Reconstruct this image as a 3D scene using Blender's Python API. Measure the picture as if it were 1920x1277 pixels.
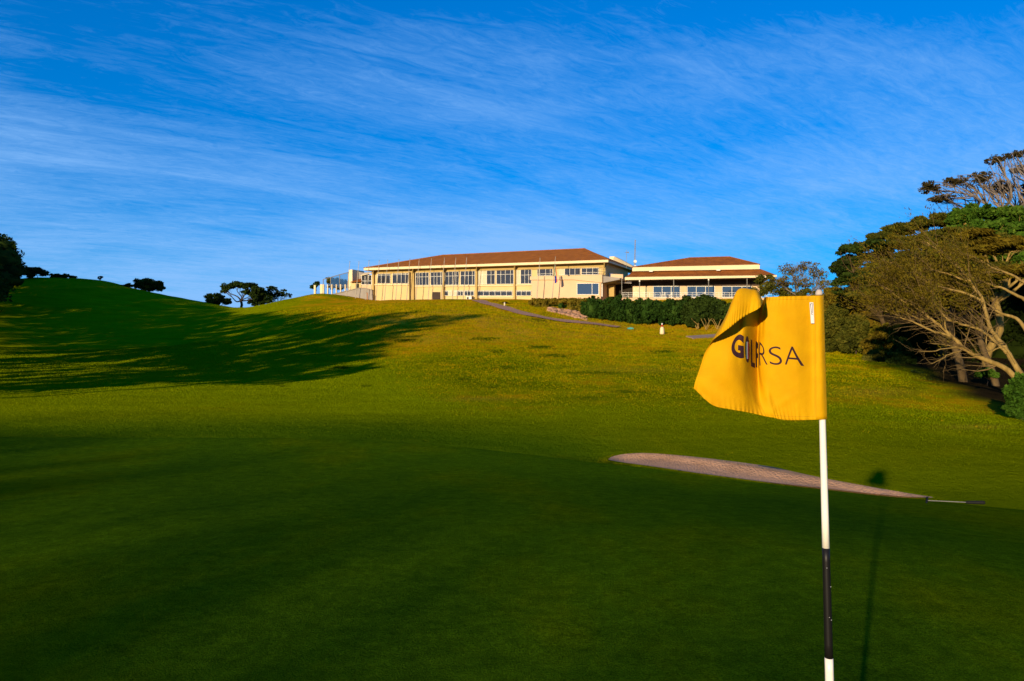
import bpy, bmesh, math, random
import numpy as np
from mathutils import Vector, Matrix
S=bpy.context.scene
for o in list(bpy.data.objects): bpy.data.objects.remove(o)
# ------------------------------------------------------------------ camera
FPX=1280.0; CZ=1.8; PIT=math.atan(13.5/FPX)
cam=bpy.data.objects.new('camera',bpy.data.cameras.new('camera')); S.collection.objects.link(cam)
cam.location=(0,0,CZ); cam.rotation_euler=(math.pi/2+PIT,0,0)
cam.data.sensor_width=36; cam.data.lens=24; cam.data.clip_end=4000; cam.data.clip_start=.05
cam.data.dof.use_dof=True; cam.data.dof.focus_distance=2.3; cam.data.dof.aperture_fstop=16
S.camera=cam
# ------------------------------------------------------------------ light
EL=math.radians(11.0); AZ=math.radians(209.4)
SUND=Vector((math.sin(AZ)*math.cos(EL),math.cos(AZ)*math.cos(EL),math.sin(EL)))
sl=bpy.data.lights.new('sun','SUN'); sl.energy=5.0; sl.angle=math.radians(.8); sl.color=(1,.80,.50)
so=bpy.data.objects.new('sun',sl); S.collection.objects.link(so)
so.rotation_euler=(-SUND).to_track_quat('-Z','Y').to_euler()
w=bpy.data.worlds.new('World'); S.world=w; w.use_nodes=True
S.view_settings.view_transform='Standard'; S.view_settings.look='None'
S.view_settings.exposure=.45; S.view_settings.gamma=1; S.view_settings.use_curve_mapping=False
SKO=8.2
def sky():
    nt=w.node_tree; N=nt.nodes; L=nt.links; N.clear()
    def n(t,**k):
        x=N.new(t)
        for a,b in k.items(): setattr(x,a,b)
        return x
    out=n('ShaderNodeOutputWorld'); bg=n('ShaderNodeBackground'); bg.inputs[1].default_value=.14
    st=n('ShaderNodeTexSky',sky_type='NISHITA',sun_disc=False); st.sun_elevation=EL; st.sun_rotation=AZ
    st.air_density=1.0; st.dust_density=.3; st.ozone_density=2.6
    hs=n('ShaderNodeHueSaturation'); hs.inputs['Saturation'].default_value=1.55; hs.inputs['Value'].default_value=1.12
    hs.inputs['Hue'].default_value=.506
    gm=n('ShaderNodeGamma'); gm.inputs[1].default_value=.72; L.new(st.outputs[0],gm.inputs[0])
    tn=n('ShaderNodeMix',data_type='RGBA',blend_type='MULTIPLY'); tn.inputs[0].default_value=1; tn.inputs[7].default_value=(.50,.86,1.36,1); L.new(gm.outputs[0],tn.inputs[6])
    L.new(tn.outputs[2],hs.inputs['Color'])
    tc=n('ShaderNodeTexCoord'); sep=n('ShaderNodeSeparateXYZ'); L.new(tc.outputs['Generated'],sep.inputs[0])
    def m(op,a,b=None,c=None,clamp=False):
        x=n('ShaderNodeMath',operation=op,use_clamp=clamp)
        for i,v in enumerate((a,b,c)):
            if v is None: continue
            if isinstance(v,(int,float)): x.inputs[i].default_value=v
            else: L.new(v,x.inputs[i])
        return x.outputs[0]
    zz=m('MAXIMUM',sep.outputs[2],.0)
    zd=m('ADD',zz,.12)
    px=m('DIVIDE',sep.outputs[0],zd); py=m('DIVIDE',sep.outputs[1],zd)
    cb=n('ShaderNodeCombineXYZ'); L.new(px,cb.inputs[0]); L.new(py,cb.inputs[1])
    def noise(rot,sx,sy,scale,det,rough,dist,off=0):
        mp=n('ShaderNodeMapping'); mp.inputs['Rotation'].default_value=(0,0,math.radians(rot)); 
        m2=n('ShaderNodeMapping'); m2.inputs['Scale'].default_value=(sx,sy,1); m2.inputs['Location'].default_value=(off,off*.7,off)
        L.new(cb.outputs[0],mp.inputs[0]); L.new(mp.outputs[0],m2.inputs[0])
        t=n('ShaderNodeTexNoise'); t.inputs['Scale'].default_value=scale; t.inputs['Detail'].default_value=det
        t.inputs['Roughness'].default_value=rough; t.inputs['Distortion'].default_value=dist
        L.new(m2.outputs[0],t.inputs['Vector']); return t.outputs['Fac']
    big=noise(0,.55,.8,.9,4,.5,.4,SKO)
    streak=noise(-34,.5,2.2,1.9,11,.68,1.1,2.2)
    fine=noise(-28,1.1,3.0,7.5,9,.74,1.6,7.9)
    # more veil low in the sky than overhead
    lowf=m('SUBTRACT',1.0,m('MULTIPLY',zz,1.75),None,True)
    cov=m('ADD',m('MULTIPLY',big,1.3),m('MULTIPLY',lowf,.85))
    wis=m('ADD',m('MULTIPLY',streak,.62),m('MULTIPLY',fine,.50))
    v=m('SUBTRACT',m('ADD',cov,wis),1.50)
    v=m('MULTIPLY',v,1.75,None,True)
    v=m('POWER',v,1.25)
    v=m('MULTIPLY',v,m('MULTIPLY_ADD',zz,-.35,.95),None,True)
    mx=n('ShaderNodeMix',data_type='RGBA'); L.new(v,mx.inputs[0]); L.new(hs.outputs[0],mx.inputs[6])
    mx.inputs[7].default_value=(1.35,2.8,5.2,1)
    L.new(mx.outputs[2],bg.inputs[0]); L.new(bg.outputs[0],out.inputs[0])

sky()
def sstep(a,b,x): t=np.clip((x-a)/(b-a),0,1); return t*t*(3-2*t)
def ray(px,py):
    x=(px-960)/FPX; u=(638.5-py)/FPX
    y=math.cos(PIT)-u*math.sin(PIT); z=math.sin(PIT)+u*math.cos(PIT)
    return np.array([x/y,1.0,z/y])
def at(px,py,D):
    r=ray(px,py)*D; r[2]+=CZ; return r
CP=[ # px,py,D
(0,1277,3.7),(960,1277,3.7),(1900,1277,3.7),(0,828,16),(250,828,16.5),(500,829,16.5),(750,836,16),(960,850,15.3),
(300,1000,7),(960,1000,7),(1700,1050,6),
(1140,868,14.3),(1300,887,13.3),(1420,903,12.7),(1540,918,12),(1740,937,11.2),(1900,948,10.8),
(1150,860,14.95),(1200,853,15.1),(1300,864,14.35),(1400,880,13.65),(1540,905,12.8),(1700,930,11.75),
(0,800,18.5),(500,798,18.7),(960,810,18),(1200,820,17.2),(1500,850,15),(1750,880,13.2),(1900,900,12.5),
(0,760,23.5),(250,760,23.5),(500,760,24),(800,760,24.5),(1100,760,26),(1400,770,22),(1650,795,19),(1900,822,17.5),
(0,732,30),(250,732,30),(500,727,32),(750,715,36),(960,708,38),(1200,705,39),(1450,710,37),(1650,728,34),(1800,760,29.5),
(0,690,46),(250,690,46),(500,685,47),(700,665,51),(960,655,54),(1200,655,56),(1400,660,55),(1550,668,55),(1700,705,42),
(0,640,78),(200,640,78),(400,636,80),(600,620,66),(800,610,69),(1000,606,80),(850,590,78),(640,590,80),(1200,622,84),(1350,632,80),
(0,590,118),(200,590,118),(350,600,115),(480,590,108),(750,576,98),(900,568,108),(1000,568,112),(1110,590,98),
(0,548,145),(150,542,145),(250,554,145),(350,570,142),(440,581,138),(540,566,132),(600,548,140),(650,560,138),
(0,528,162),(60,520,165),(120,520,166),(190,526,163),(270,545,160),(350,561,158),(430,576,154),(480,580,150),
(700,563,142),(830,562,134),(1000,562,122),(1130,566,116),(1200,563,112),(1400,563,107),
(750,572,162),(900,574,152),(1050,573,145),(1200,572,136),(1400,572,130),(1250,618,90),(1340,618,88),(1500,620,85)]
XY=[ # absolute x,y,z
(0,-10,.1),(-20,-15,.4),(20,-15,-.3),(0,-60,1),(-60,-60,6),(60,-60,-1),(-30,0,.8),(-45,20,2),(-60,40,3.5),(-90,70,9),(-75,30,6),(-130,60,18),(-130,110,22),(-150,150,22),
(30,0,-1.2),(60,20,-1),(60,60,3),(100,40,4),(75,95,9),(110,110,12),(35,30,-.8),
(-60,200,4),(-110,215,10),(-160,230,10),(-20,210,9),(60,200,8),(-58,172,4),(-75,185,6),(0,260,3),(-110,270,2),(100,260,3),(-220,100,20),(-220,0,12),(-220,-60,8),(160,0,2),(160,100,10)]
TP=np.array([at(*c) for c in CP]+[np.array(c,float) for c in XY])
def _k(r2): return np.where(r2>0, 0.5*r2*np.log(r2+1e-12), 0)
def fit(P,lam=2.0):
    n=len(P); d2=((P[:,None,:2]-P[None,:,:2])**2).sum(-1)
    near=np.hypot(P[:,0],P[:,1])
    K=_k(d2)+np.diag(lam*np.clip(near/60,0.02,3)**2)
    Q=np.c_[np.ones(n),P[:,:2]]
    A=np.block([[K,Q],[Q.T,np.zeros((3,3))]])
    return np.linalg.solve(A,np.r_[P[:,2],0,0,0])
TW=fit(TP)
def Hbase(x,y):
    x=np.asarray(x,float); y=np.asarray(y,float); sh=np.broadcast(x,y).shape
    X=np.broadcast_to(x,sh).ravel(); Y=np.broadcast_to(y,sh).ravel(); out=np.empty(X.size)
    for i in range(0,X.size,20000):
        a=X[i:i+20000]; b=Y[i:i+20000]
        r2=(a[:,None]-TP[None,:,0])**2+(b[:,None]-TP[None,:,1])**2
        out[i:i+20000]=_k(r2)@TW[:-3]+TW[-3]+TW[-2]*a+TW[-1]*b
    return out.reshape(sh)
def proj(x,y,z):
    z=z-CZ; c=math.cos(PIT); s=math.sin(PIT)
    d=y*c+z*s; u=-y*s+z*c
    return 960+FPX*x/d, 638.5-FPX*u/d
# ------------------------------------------------------------------ helpers
COL=S.collection
def worigin(o):
    v=Vector((0,0,0))
    while o is not None: v+=o.location; o=o.parent
    return v
def tag(o,label=None,cat=None,group=None,kind=None):
    if label: o['label']=label
    if cat: o['category']=cat
    if group: o['group']=group
    if kind: o['kind']=kind
    return o
def thing(name,loc,label,cat,group=None):
    o=bpy.data.objects.new(name,None); o.empty_display_size=.2; o.location=Vector(loc); COL.objects.link(o)
    return tag(o,label,cat,group)
def np_mesh(name,V,F,mat=None,parent=None,smooth=False,org=None):
    """V (n,3) world coords, F (m,k) equal-size faces"""
    V=np.asarray(V,float); F=np.asarray(F,int); k=F.shape[1]
    o_=worigin(parent) if parent is not None else Vector(org or (0,0,0))
    V=V-np.array(o_)
    me=bpy.data.meshes.new(name); me.vertices.add(len(V)); me.vertices.foreach_set('co',V.astype(np.float32).ravel())
    me.loops.add(F.size); me.loops.foreach_set('vertex_index',F.astype(np.int32).ravel())
    me.polygons.add(len(F)); me.polygons.foreach_set('loop_start',np.arange(0,F.size,k,dtype=np.int32))
    me.polygons.foreach_set('loop_total',np.full(len(F),k,dtype=np.int32))
    if smooth: me.polygons.foreach_set('use_smooth',np.ones(len(F),bool))
    me.update(calc_edges=True)
    if mat: me.materials.append(mat)
    o=bpy.data.objects.new(name,me); COL.objects.link(o)
    if parent is not None: o.parent=parent
    else: o.location=o_
    return o
class MB:
    def __init__(s): s.v=[]; s.f=[]
    def pts(s,P): i=len(s.v); s.v+= [tuple(p) for p in P]; return i
    def quad(s,a,b,c,d): i=s.pts((a,b,c,d)); s.f.append((i,i+1,i+2,i+3)); return s
    def tri(s,a,b,c): i=s.pts((a,b,c)); s.f.append((i,i+1,i+2)); return s
    def hexa(s,P):   # 8 points: front a b c d (tl tr br bl) then back a b c d
        i=s.pts(P)
        for q in ((0,1,2,3),(7,6,5,4),(0,4,5,1),(1,5,6,2),(2,6,7,3),(3,7,4,0)): s.f.append(tuple(i+j for j in q))
        return s
    def box(s,c,h,rz=0):
        cx,cy,cz=c; a,b,d=h; co,si=math.cos(rz),math.sin(rz)
        def p(x,y,z): return (cx+x*co-y*si,cy+x*si+y*co,cz+z)
        return s.hexa([p(-a,-b,d),p(a,-b,d),p(a,-b,-d),p(-a,-b,-d),p(-a,b,d),p(a,b,d),p(a,b,-d),p(-a,b,-d)])
    def tube(s,P,R,n=6,cap=True):
        P=[Vector(p) for p in P]
        if isinstance(R,(int,float)): R=[R]*len(P)
        rings=[]; up=Vector((.31,.17,.93)); prev=None
        for i,p in enumerate(P):
            t=(P[min(i+1,len(P)-1)]-P[max(i-1,0)]); 
            if t.length<1e-9: t=Vector((0,0,1))
            t.normalize()
            a=(prev if prev is not None else up); a=a-t*a.dot(t)
            if a.length<1e-4: a=Vector((1,0,0))-t*t.x
            a.normalize(); b=t.cross(a); prev=a
            rings.append(s.pts([p+(a*math.cos(k*2*math.pi/n)+b*math.sin(k*2*math.pi/n))*R[i] for k in range(n)]))
        for j in range(len(rings)-1):
            for k in range(n):
                s.f.append((rings[j]+k,rings[j]+(k+1)%n,rings[j+1]+(k+1)%n,rings[j+1]+k))
        if cap:
            s.f.append(tuple(rings[0]+k for k in reversed(range(n)))); s.f.append(tuple(rings[-1]+k for k in range(n)))
        return s
    def build(s,name,mat,parent=None,smooth=False,org=None):
        o_=worigin(parent) if parent is not None else Vector(org or (0,0,0))
        me=bpy.data.meshes.new(name); me.from_pydata([(x-o_.x,y-o_.y,z-o_.z) for x,y,z in s.v],[],s.f)
        if smooth: me.polygons.foreach_set('use_smooth',[True]*len(me.polygons))
        me.materials.append(mat); me.update()
        o=bpy.data.objects.new(name,me); COL.objects.link(o)
        if parent is not None: o.parent=parent
        else: o.location=o_
        return o
def principled(name):
    m=bpy.data.materials.new(name); m.use_nodes=True; nt=m.node_tree
    return m,nt,nt.nodes['Principled BSDF']
def mat(name,c1,c2=None,scale=3.0,rough=.85,bump=0,bscale=None,metal=0,spec=.08,stretch=(1,1,1),detail=6):
    m,nt,b=principled(name); N=nt.nodes; L=nt.links
    b.inputs['Roughness'].default_value=rough; b.inputs['Metallic'].default_value=metal
    b.inputs['Specular IOR Level'].default_value=spec
    c2=c2 or tuple(x*.75 for x in c1)
    g=N.new('ShaderNodeNewGeometry'); mp=N.new('ShaderNodeMapping'); mp.inputs['Scale'].default_value=stretch
    L.new(g.outputs['Position'],mp.inputs[0])
    t=N.new('ShaderNodeTexNoise'); t.inputs['Scale'].default_value=scale; t.inputs['Detail'].default_value=detail; t.inputs['Roughness'].default_value=.62
    L.new(mp.outputs[0],t.inputs['Vector'])
    r=N.new('ShaderNodeValToRGB'); r.color_ramp.elements[0].position=.35; r.color_ramp.elements[1].position=.66
    r.color_ramp.elements[0].color=(*c2,1); r.color_ramp.elements[1].color=(*c1,1)
    L.new(t.outputs['Fac'],r.inputs[0]); L.new(r.outputs[0],b.inputs['Base Color'])
    if bump:
        t2=N.new('ShaderNodeTexNoise'); t2.inputs['Scale'].default_value=bscale or scale*4; t2.inputs['Detail'].default_value=5
        L.new(mp.outputs[0],t2.inputs['Vector'])
        bp=N.new('ShaderNodeBump'); bp.inputs['Distance'].default_value=bump; L.new(t2.outputs['Fac'],bp.inputs['Height']); L.new(bp.outputs[0],b.inputs['Normal'])
    return m
def leafmat(name,cs,trans=.35,rnd=.55):
    m=bpy.data.materials.new(name); m.use_nodes=True; nt=m.node_tree; N=nt.nodes; L=nt.links; N.clear()
    out=N.new('ShaderNodeOutputMaterial'); g=N.new('ShaderNodeNewGeometry'); r=N.new('ShaderNodeValToRGB')
    cr=r.color_ramp
    while len(cr.elements)<len(cs): cr.elements.new(.5)
    for i,c in enumerate(cs): cr.elements[i].position=i/(len(cs)-1); cr.elements[i].color=(*c,1)
    t=N.new('ShaderNodeTexNoise'); t.inputs['Scale'].default_value=.7; t.inputs['Detail'].default_value=2; L.new(g.outputs['Position'],t.inputs['Vector'])
    ma=N.new('ShaderNodeMath'); ma.operation='MULTIPLY_ADD'; L.new(g.outputs['Random Per Island'],ma.inputs[0]); ma.inputs[1].default_value=rnd
    mb=N.new('ShaderNodeMath'); mb.operation='MULTIPLY_ADD'; mb.inputs[1].default_value=1.6; mb.inputs[2].default_value=-.55; L.new(t.outputs['Fac'],mb.inputs[0]); L.new(mb.outputs[0],ma.inputs[2])
    L.new(ma.outputs[0],r.inputs[0])
    d=N.new('ShaderNodeBsdfDiffuse'); tr=N.new('ShaderNodeBsdfTranslucent'); mx=N.new('ShaderNodeMixShader'); mx.inputs[0].default_value=trans
    L.new(r.outputs[0],d.inputs[0]); L.new(r.outputs[0],tr.inputs[0]); L.new(d.outputs[0],mx.inputs[1]); L.new(tr.outputs[0],mx.inputs[2])
    L.new(mx.outputs[0],out.inputs[0])
    return m
# ------------------------------------------------------------------ outlines of green and bunker
def poly_at(L): return np.array([at(*q)[:2] for q in L])
GREEN_EDGE=poly_at([(-700,840,16),(-300,832,16.5),(0,828,16.6),(250,828,17),(500,829,17),(680,833,16.8),(820,841,16.2),(960,853,15.4),(1060,862,14.8),
 (1140,870,14.1),(1220,878,13.6),(1300,889,13.1),(1420,905,12.5),(1540,920,11.9),(1640,930,11.5),(1740,939,11.1),(1830,945,10.7),(1920,952,10.4),(2150,985,9.5)])
GREEN=np.array(list(GREEN_EDGE)+[(9.5,3),(8.5,-6),(3,-11),(-6,-11),(-14,-4),(-17,6)])
BUNKER=poly_at([(1139,866,14.6),(1146,858,15.0),(1165,854,15.2),(1200,852,15.2),(1245,855,14.95),(1300,862,14.5),(1350,871,14.15),(1400,879,13.8),(1470,891,13.35),(1540,903,12.95),(1620,917,12.4),(1700,930,11.85),(1745,936,11.4),
 (1752,939,11.25),(1700,936,11.35),(1640,931,11.6),(1540,920,12.0),(1420,905,12.6),(1300,889,13.2),(1220,878,13.75),(1160,871,14.25)])
def inpoly(poly,x,y):
    x=np.asarray(x); y=np.asarray(y); r=np.zeros(x.shape,bool); n=len(poly)
    for i in range(n):
        x0,y0=poly[i]; x1,y1=poly[(i+1)%n]
        if y0==y1: continue
        c=((y0>y)!=(y1>y))&(x<(x1-x0)*(y-y0)/(y1-y0)+x0); r^=c
    return r
def dpoly(poly,x,y):
    d=np.full(np.shape(x),1e9); n=len(poly)
    for i in range(n):
        a=poly[i]; b=poly[(i+1)%n]; e=b-a; L=(e**2).sum()
        t=np.clip(((x-a[0])*e[0]+(y-a[1])*e[1])/max(L,1e-9),0,1)
        d=np.minimum(d,np.hypot(x-a[0]-t*e[0],y-a[1]-t*e[1]))
    return np.where(inpoly(poly,x,y),d,-d)
def undul(x,y):
    f=np.clip((np.hypot(x,y)-14)/40,0,1)
    return f*(.10*np.sin(x*.31+1.3*np.sin(y*.13))*np.sin(y*.27+1)+.05*np.sin(x*.83+y*.5)*np.sin(y*.61-x*.2))
def H(x,y):
    x=np.asarray(x,float); y=np.asarray(y,float); h=Hbase(x,y)+undul(x,y)
    m=(x>-1)&(x<14)&(y>9)&(y<20)
    if m.any():
        d=dpoly(BUNKER,x[m],y[m]) if x.ndim else dpoly(BUNKER,x,y)
        if x.ndim: h[m]-=.05*sstep(-.02,.35,d)-.02*np.exp(-(d/.25)**2)
        else: h=h-.16*sstep(-.02,.5,d)
    return h
def Hs(x,y): return float(H(np.array([x]),np.array([y]))[0])
def hit(px,py,d0=25,d1=170):
    D=np.linspace(d0,d1,600); r=ray(px,py); z=H(D*r[0],D); k=np.nonzero(z>=CZ+r[2]*D)[0]
    d=D[k[0]] if len(k) else d1
    return (r[0]*d,d)
def onray(px,D):   # ground point under a picture column at distance D
    x=(px-960)/FPX*D; return Vector((x,D,Hs(x,D)))
# ------------------------------------------------------------------ ground
def groundmat(name,fair,roughc,tan,litter,bumpd,fine):
    m,nt,b=principled(name); N=nt.nodes; L=nt.links
    b.inputs['Roughness'].default_value=1; b.inputs['Specular IOR Level'].default_value=0
    g=N.new('ShaderNodeNewGeometry')
    at_=N.new('ShaderNodeVertexColor'); at_.layer_name='cover'
    sp=N.new('ShaderNodeSeparateColor'); L.new(at_.outputs[0],sp.inputs[0])
    def noise(sc,det=6,ro=.6,st=(1,1,1),dist=0,rot=0):
        mp=N.new('ShaderNodeMapping'); mp.inputs['Scale'].default_value=st; mp.inputs['Rotation'].default_value=(0,0,rot); L.new(g.outputs['Position'],mp.inputs[0])
        t=N.new('ShaderNodeTexNoise'); t.inputs['Scale'].default_value=sc; t.inputs['Detail'].default_value=det; t.inputs['Roughness'].default_value=ro; t.inputs['Distortion'].default_value=dist
        L.new(mp.outputs[0],t.inputs['Vector']); return t.outputs['Fac']
    def ramp(f,els):
        r=N.new('ShaderNodeValToRGB'); cr=r.color_ramp
        while len(cr.elements)<len(els): cr.elements.new(.5)
        for e,(p,c) in zip(cr.elements,els): e.position=p; e.color=(*c,1)
        L.new(f,r.inputs[0]); return r.outputs[0]
    def mix(f,a,bb,mode='MIX'):
        x=N.new('ShaderNodeMix'); x.data_type='RGBA'; x.blend_type=mode
        if isinstance(f,float): x.inputs[0].default_value=f
        else: L.new(f,x.inputs[0])
        for i,v in ((6,a),(7,bb)):
            if isinstance(v,tuple): x.inputs[i].default_value=(*v,1)
            else: L.new(v,x.inputs[i])
        return x.outputs[2]
    def mad(a,k,c):
        x=N.new('ShaderNodeMath'); x.operation='MULTIPLY_ADD'; L.new(a,x.inputs[0]); x.inputs[1].default_value=k
        if isinstance(c,(int,float)): x.inputs[2].default_value=c
        else: L.new(c,x.inputs[2])
        x.use_clamp=False; return x.outputs[0]
    a2=N.new('ShaderNodeVertexColor'); a2.layer_name='zone'; s2=N.new('ShaderNodeSeparateColor'); L.new(a2.outputs[0],s2.inputs[0])
    n1=noise(.16,8,.62); n2=noise(1.3,7,.7); n3=noise(9,5,.7); n4=noise(.6,6,.65,(.35,1,1))
    f1=ramp(n4,[(.3,tuple(c*.72 for c in fair)),(.7,tuple(c*1.2 for c in fair))])
    nb=noise(.075,5,.6,(1,1.6,1),.6)
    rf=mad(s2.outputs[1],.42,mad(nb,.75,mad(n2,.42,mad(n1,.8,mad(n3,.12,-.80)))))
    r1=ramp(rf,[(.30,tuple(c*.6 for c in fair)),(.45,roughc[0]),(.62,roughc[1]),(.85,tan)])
    # edge of the rough broken up by noise
    mk=mad(n1,1.2,mad(n2,.5,-.85)); ad=N.new('ShaderNodeMath'); ad.operation='ADD'; L.new(sp.outputs[0],ad.inputs[0]); 
    mm=N.new('ShaderNodeMath'); mm.operation='MULTIPLY'; L.new(mk,mm.inputs[0]); mm.inputs[1].default_value=.55; L.new(mm.outputs[0],ad.inputs[1]); ad.use_clamp=True
    c=mix(ad.outputs[0],f1,r1)
    c=mix(s2.outputs[0],c,ramp(n4,[(.3,(.050,.105,.002)),(.7,(.085,.145,.002))]))
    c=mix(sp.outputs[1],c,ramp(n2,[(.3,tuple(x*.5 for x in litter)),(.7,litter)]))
    c=mix(sp.outputs[2],c,ramp(n3,[(.35,(.30,.17,.008)),(.65,(.56,.32,.03))]))
    # fine blade speckle
    n5=noise(fine,4,.75); c=mix(.45,c,ramp(n5,[(.25,(.45,.45,.45)),(.75,(1.25,1.25,1.25))]),'MULTIPLY')
    L.new(c,b.inputs['Base Color'])
    hh=mad(n5,.25,mad(n3,.5,mad(n2,1.6,0)))
    bp=N.new('ShaderNodeBump'); bp.inputs['Distance'].default_value=bumpd; L.new(hh,bp.inputs['Height']); L.new(bp.outputs[0],b.inputs['Normal'])
    return m
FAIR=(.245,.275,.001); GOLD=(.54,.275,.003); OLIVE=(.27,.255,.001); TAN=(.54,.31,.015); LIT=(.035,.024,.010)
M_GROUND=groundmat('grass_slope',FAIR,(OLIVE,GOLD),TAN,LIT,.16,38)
M_FAIR=M_GROUND
def axis(lo,hi,c,fine,grow):
    r=[c]; x=c
    while x<hi: x+=max(fine,grow*abs(x-c)); r.append(x)
    x=c; l=[]
    while x>lo: x-=max(fine,grow*abs(x-c)); l.append(x)
    return np.array(l[::-1]+r)
def build_ground():
    xs=axis(-150,130,3,.30,.016); ys=np.concatenate([np.arange(-60,-4,3.0),np.arange(-4,24,.30),])
    y=24.0; l=[]
    while y<290: l.append(y); y+=max(.32,.011*y)
    ys=np.concatenate([ys,l])
    fx=np.array([-3000,-1500,-800,-500,-350,-270,-220,-190,-170]); xs=np.concatenate([fx,xs,-fx[::-1]])
    ys=np.concatenate([[-3000,-1500,-700,-350,-200,-120,-80],ys,[310,340,400,520,800,1500,3000]])
    X,Y=np.meshgrid(xs,ys); Z=H(X.ravel(),Y.ravel()).reshape(X.shape)
    Rr=np.hypot(X,Y-60); f=sstep(170,290,Rr); Z=np.where(f>0,Z*(1-f)+f*(-6),Z); Z=np.where(f>=1,-6.0,Z)
    # tuck under the green so the two sheets never meet
    m=(np.abs(X)<40)&(np.abs(Y)<40); d=np.full(X.shape,-9.); d[m]=dpoly(GREEN,X[m],Y[m]); Z=Z-.05*sstep(.25,.8,d)
    m=(X>-1)&(X<14)&(Y>8)&(Y<22); d=np.full(X.shape,-9.); d[m]=dpoly(BUNKER,X[m],Y[m]); Z=Z-.16*sstep(-.12,.2,d)
    ny,nx=X.shape; i=np.arange(ny*nx).reshape(ny,nx)
    F=np.stack([i[:-1,:-1],i[:-1,1:],i[1:,1:],i[1:,:-1]],-1).reshape(-1,4)
    o=np_mesh('ground',np.stack([X,Y,Z],-1).reshape(-1,3),F,M_GROUND,smooth=True)
    tag(o,kind='structure')
    u,v=proj(X.ravel(),np.maximum(Y.ravel(),.5),Z.ravel()); yy=Y.ravel(); xx=X.ravel()
    r=sstep(0,1,(805-v)/70)*sstep(0,1,(u-(440+(v-560)*1.7))/170)
    r=np.maximum(r,.62*sstep(0,1,(u-1050)/200)*sstep(0,1,(945-v)/20))
    r=np.maximum(r,.85*sstep(560,530,v)*(u<520)); r[yy<3]=.3
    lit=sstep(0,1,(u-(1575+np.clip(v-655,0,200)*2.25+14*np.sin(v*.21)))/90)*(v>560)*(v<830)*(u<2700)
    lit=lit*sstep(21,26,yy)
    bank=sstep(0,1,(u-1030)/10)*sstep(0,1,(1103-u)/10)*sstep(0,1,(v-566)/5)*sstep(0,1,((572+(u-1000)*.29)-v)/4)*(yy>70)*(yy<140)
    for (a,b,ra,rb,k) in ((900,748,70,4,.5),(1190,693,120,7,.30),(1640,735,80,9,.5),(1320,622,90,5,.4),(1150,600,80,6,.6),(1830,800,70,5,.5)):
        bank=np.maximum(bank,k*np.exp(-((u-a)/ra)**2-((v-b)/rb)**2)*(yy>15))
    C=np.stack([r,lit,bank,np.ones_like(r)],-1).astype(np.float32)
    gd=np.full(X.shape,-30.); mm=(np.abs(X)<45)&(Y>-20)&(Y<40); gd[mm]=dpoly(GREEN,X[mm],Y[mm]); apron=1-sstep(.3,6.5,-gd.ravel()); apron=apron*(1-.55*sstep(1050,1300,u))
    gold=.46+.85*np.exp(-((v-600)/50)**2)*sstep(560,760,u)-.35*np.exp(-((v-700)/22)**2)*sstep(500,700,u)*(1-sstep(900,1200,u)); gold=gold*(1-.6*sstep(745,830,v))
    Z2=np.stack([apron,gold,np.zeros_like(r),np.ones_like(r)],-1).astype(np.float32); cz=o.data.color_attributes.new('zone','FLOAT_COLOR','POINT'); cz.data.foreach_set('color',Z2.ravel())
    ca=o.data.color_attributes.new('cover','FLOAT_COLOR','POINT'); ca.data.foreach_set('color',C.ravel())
    return o
build_ground()
def star_sheet(name,poly,m,dz,nr,center=None,inset=0.0,lip=0.0,seg=6):
    c=np.array(center if center is not None else poly.mean(0)); P=[]
    for i in range(len(poly)):
        a=poly[i]; b=poly[(i+1)%len(poly)]
        for k in range(seg): P.append(a+(b-a)*k/seg)
    P=np.array(P)
    for _ in range(3): P=(np.roll(P,1,0)+2*P+np.roll(P,-1,0))/4
    n=len(P); t=1-np.linspace(0,1,nr)**1.35   # finer to the rim
    V=[c[None,:]]; 
    rings=[c+(P-c)*k for k in np.sort(t)[1:]]
    XY_=np.concatenate([np.array([c])]+rings); d=np.zeros(len(XY_))
    Z=H(XY_[:,0],XY_[:,1])+dz
    if lip: 
        d=dpoly(poly,XY_[:,0],XY_[:,1]); Z=Z-lip*(1-sstep(0,.35,d))
    V=np.c_[XY_,Z]; F=[]
    T=[(0,1+k,1+(k+1)%n) for k in range(n)]
    for j in range(nr-2):
        a=1+j*n; b=a+n
        for k in range(n):
            k2=(k+1)%n; T.append((a+k,b+k,b+k2)); T.append((a+k,b+k2,a+k2))
    return tag(np_mesh(name,V,np.array(T),m,smooth=True),kind='structure')
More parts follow.
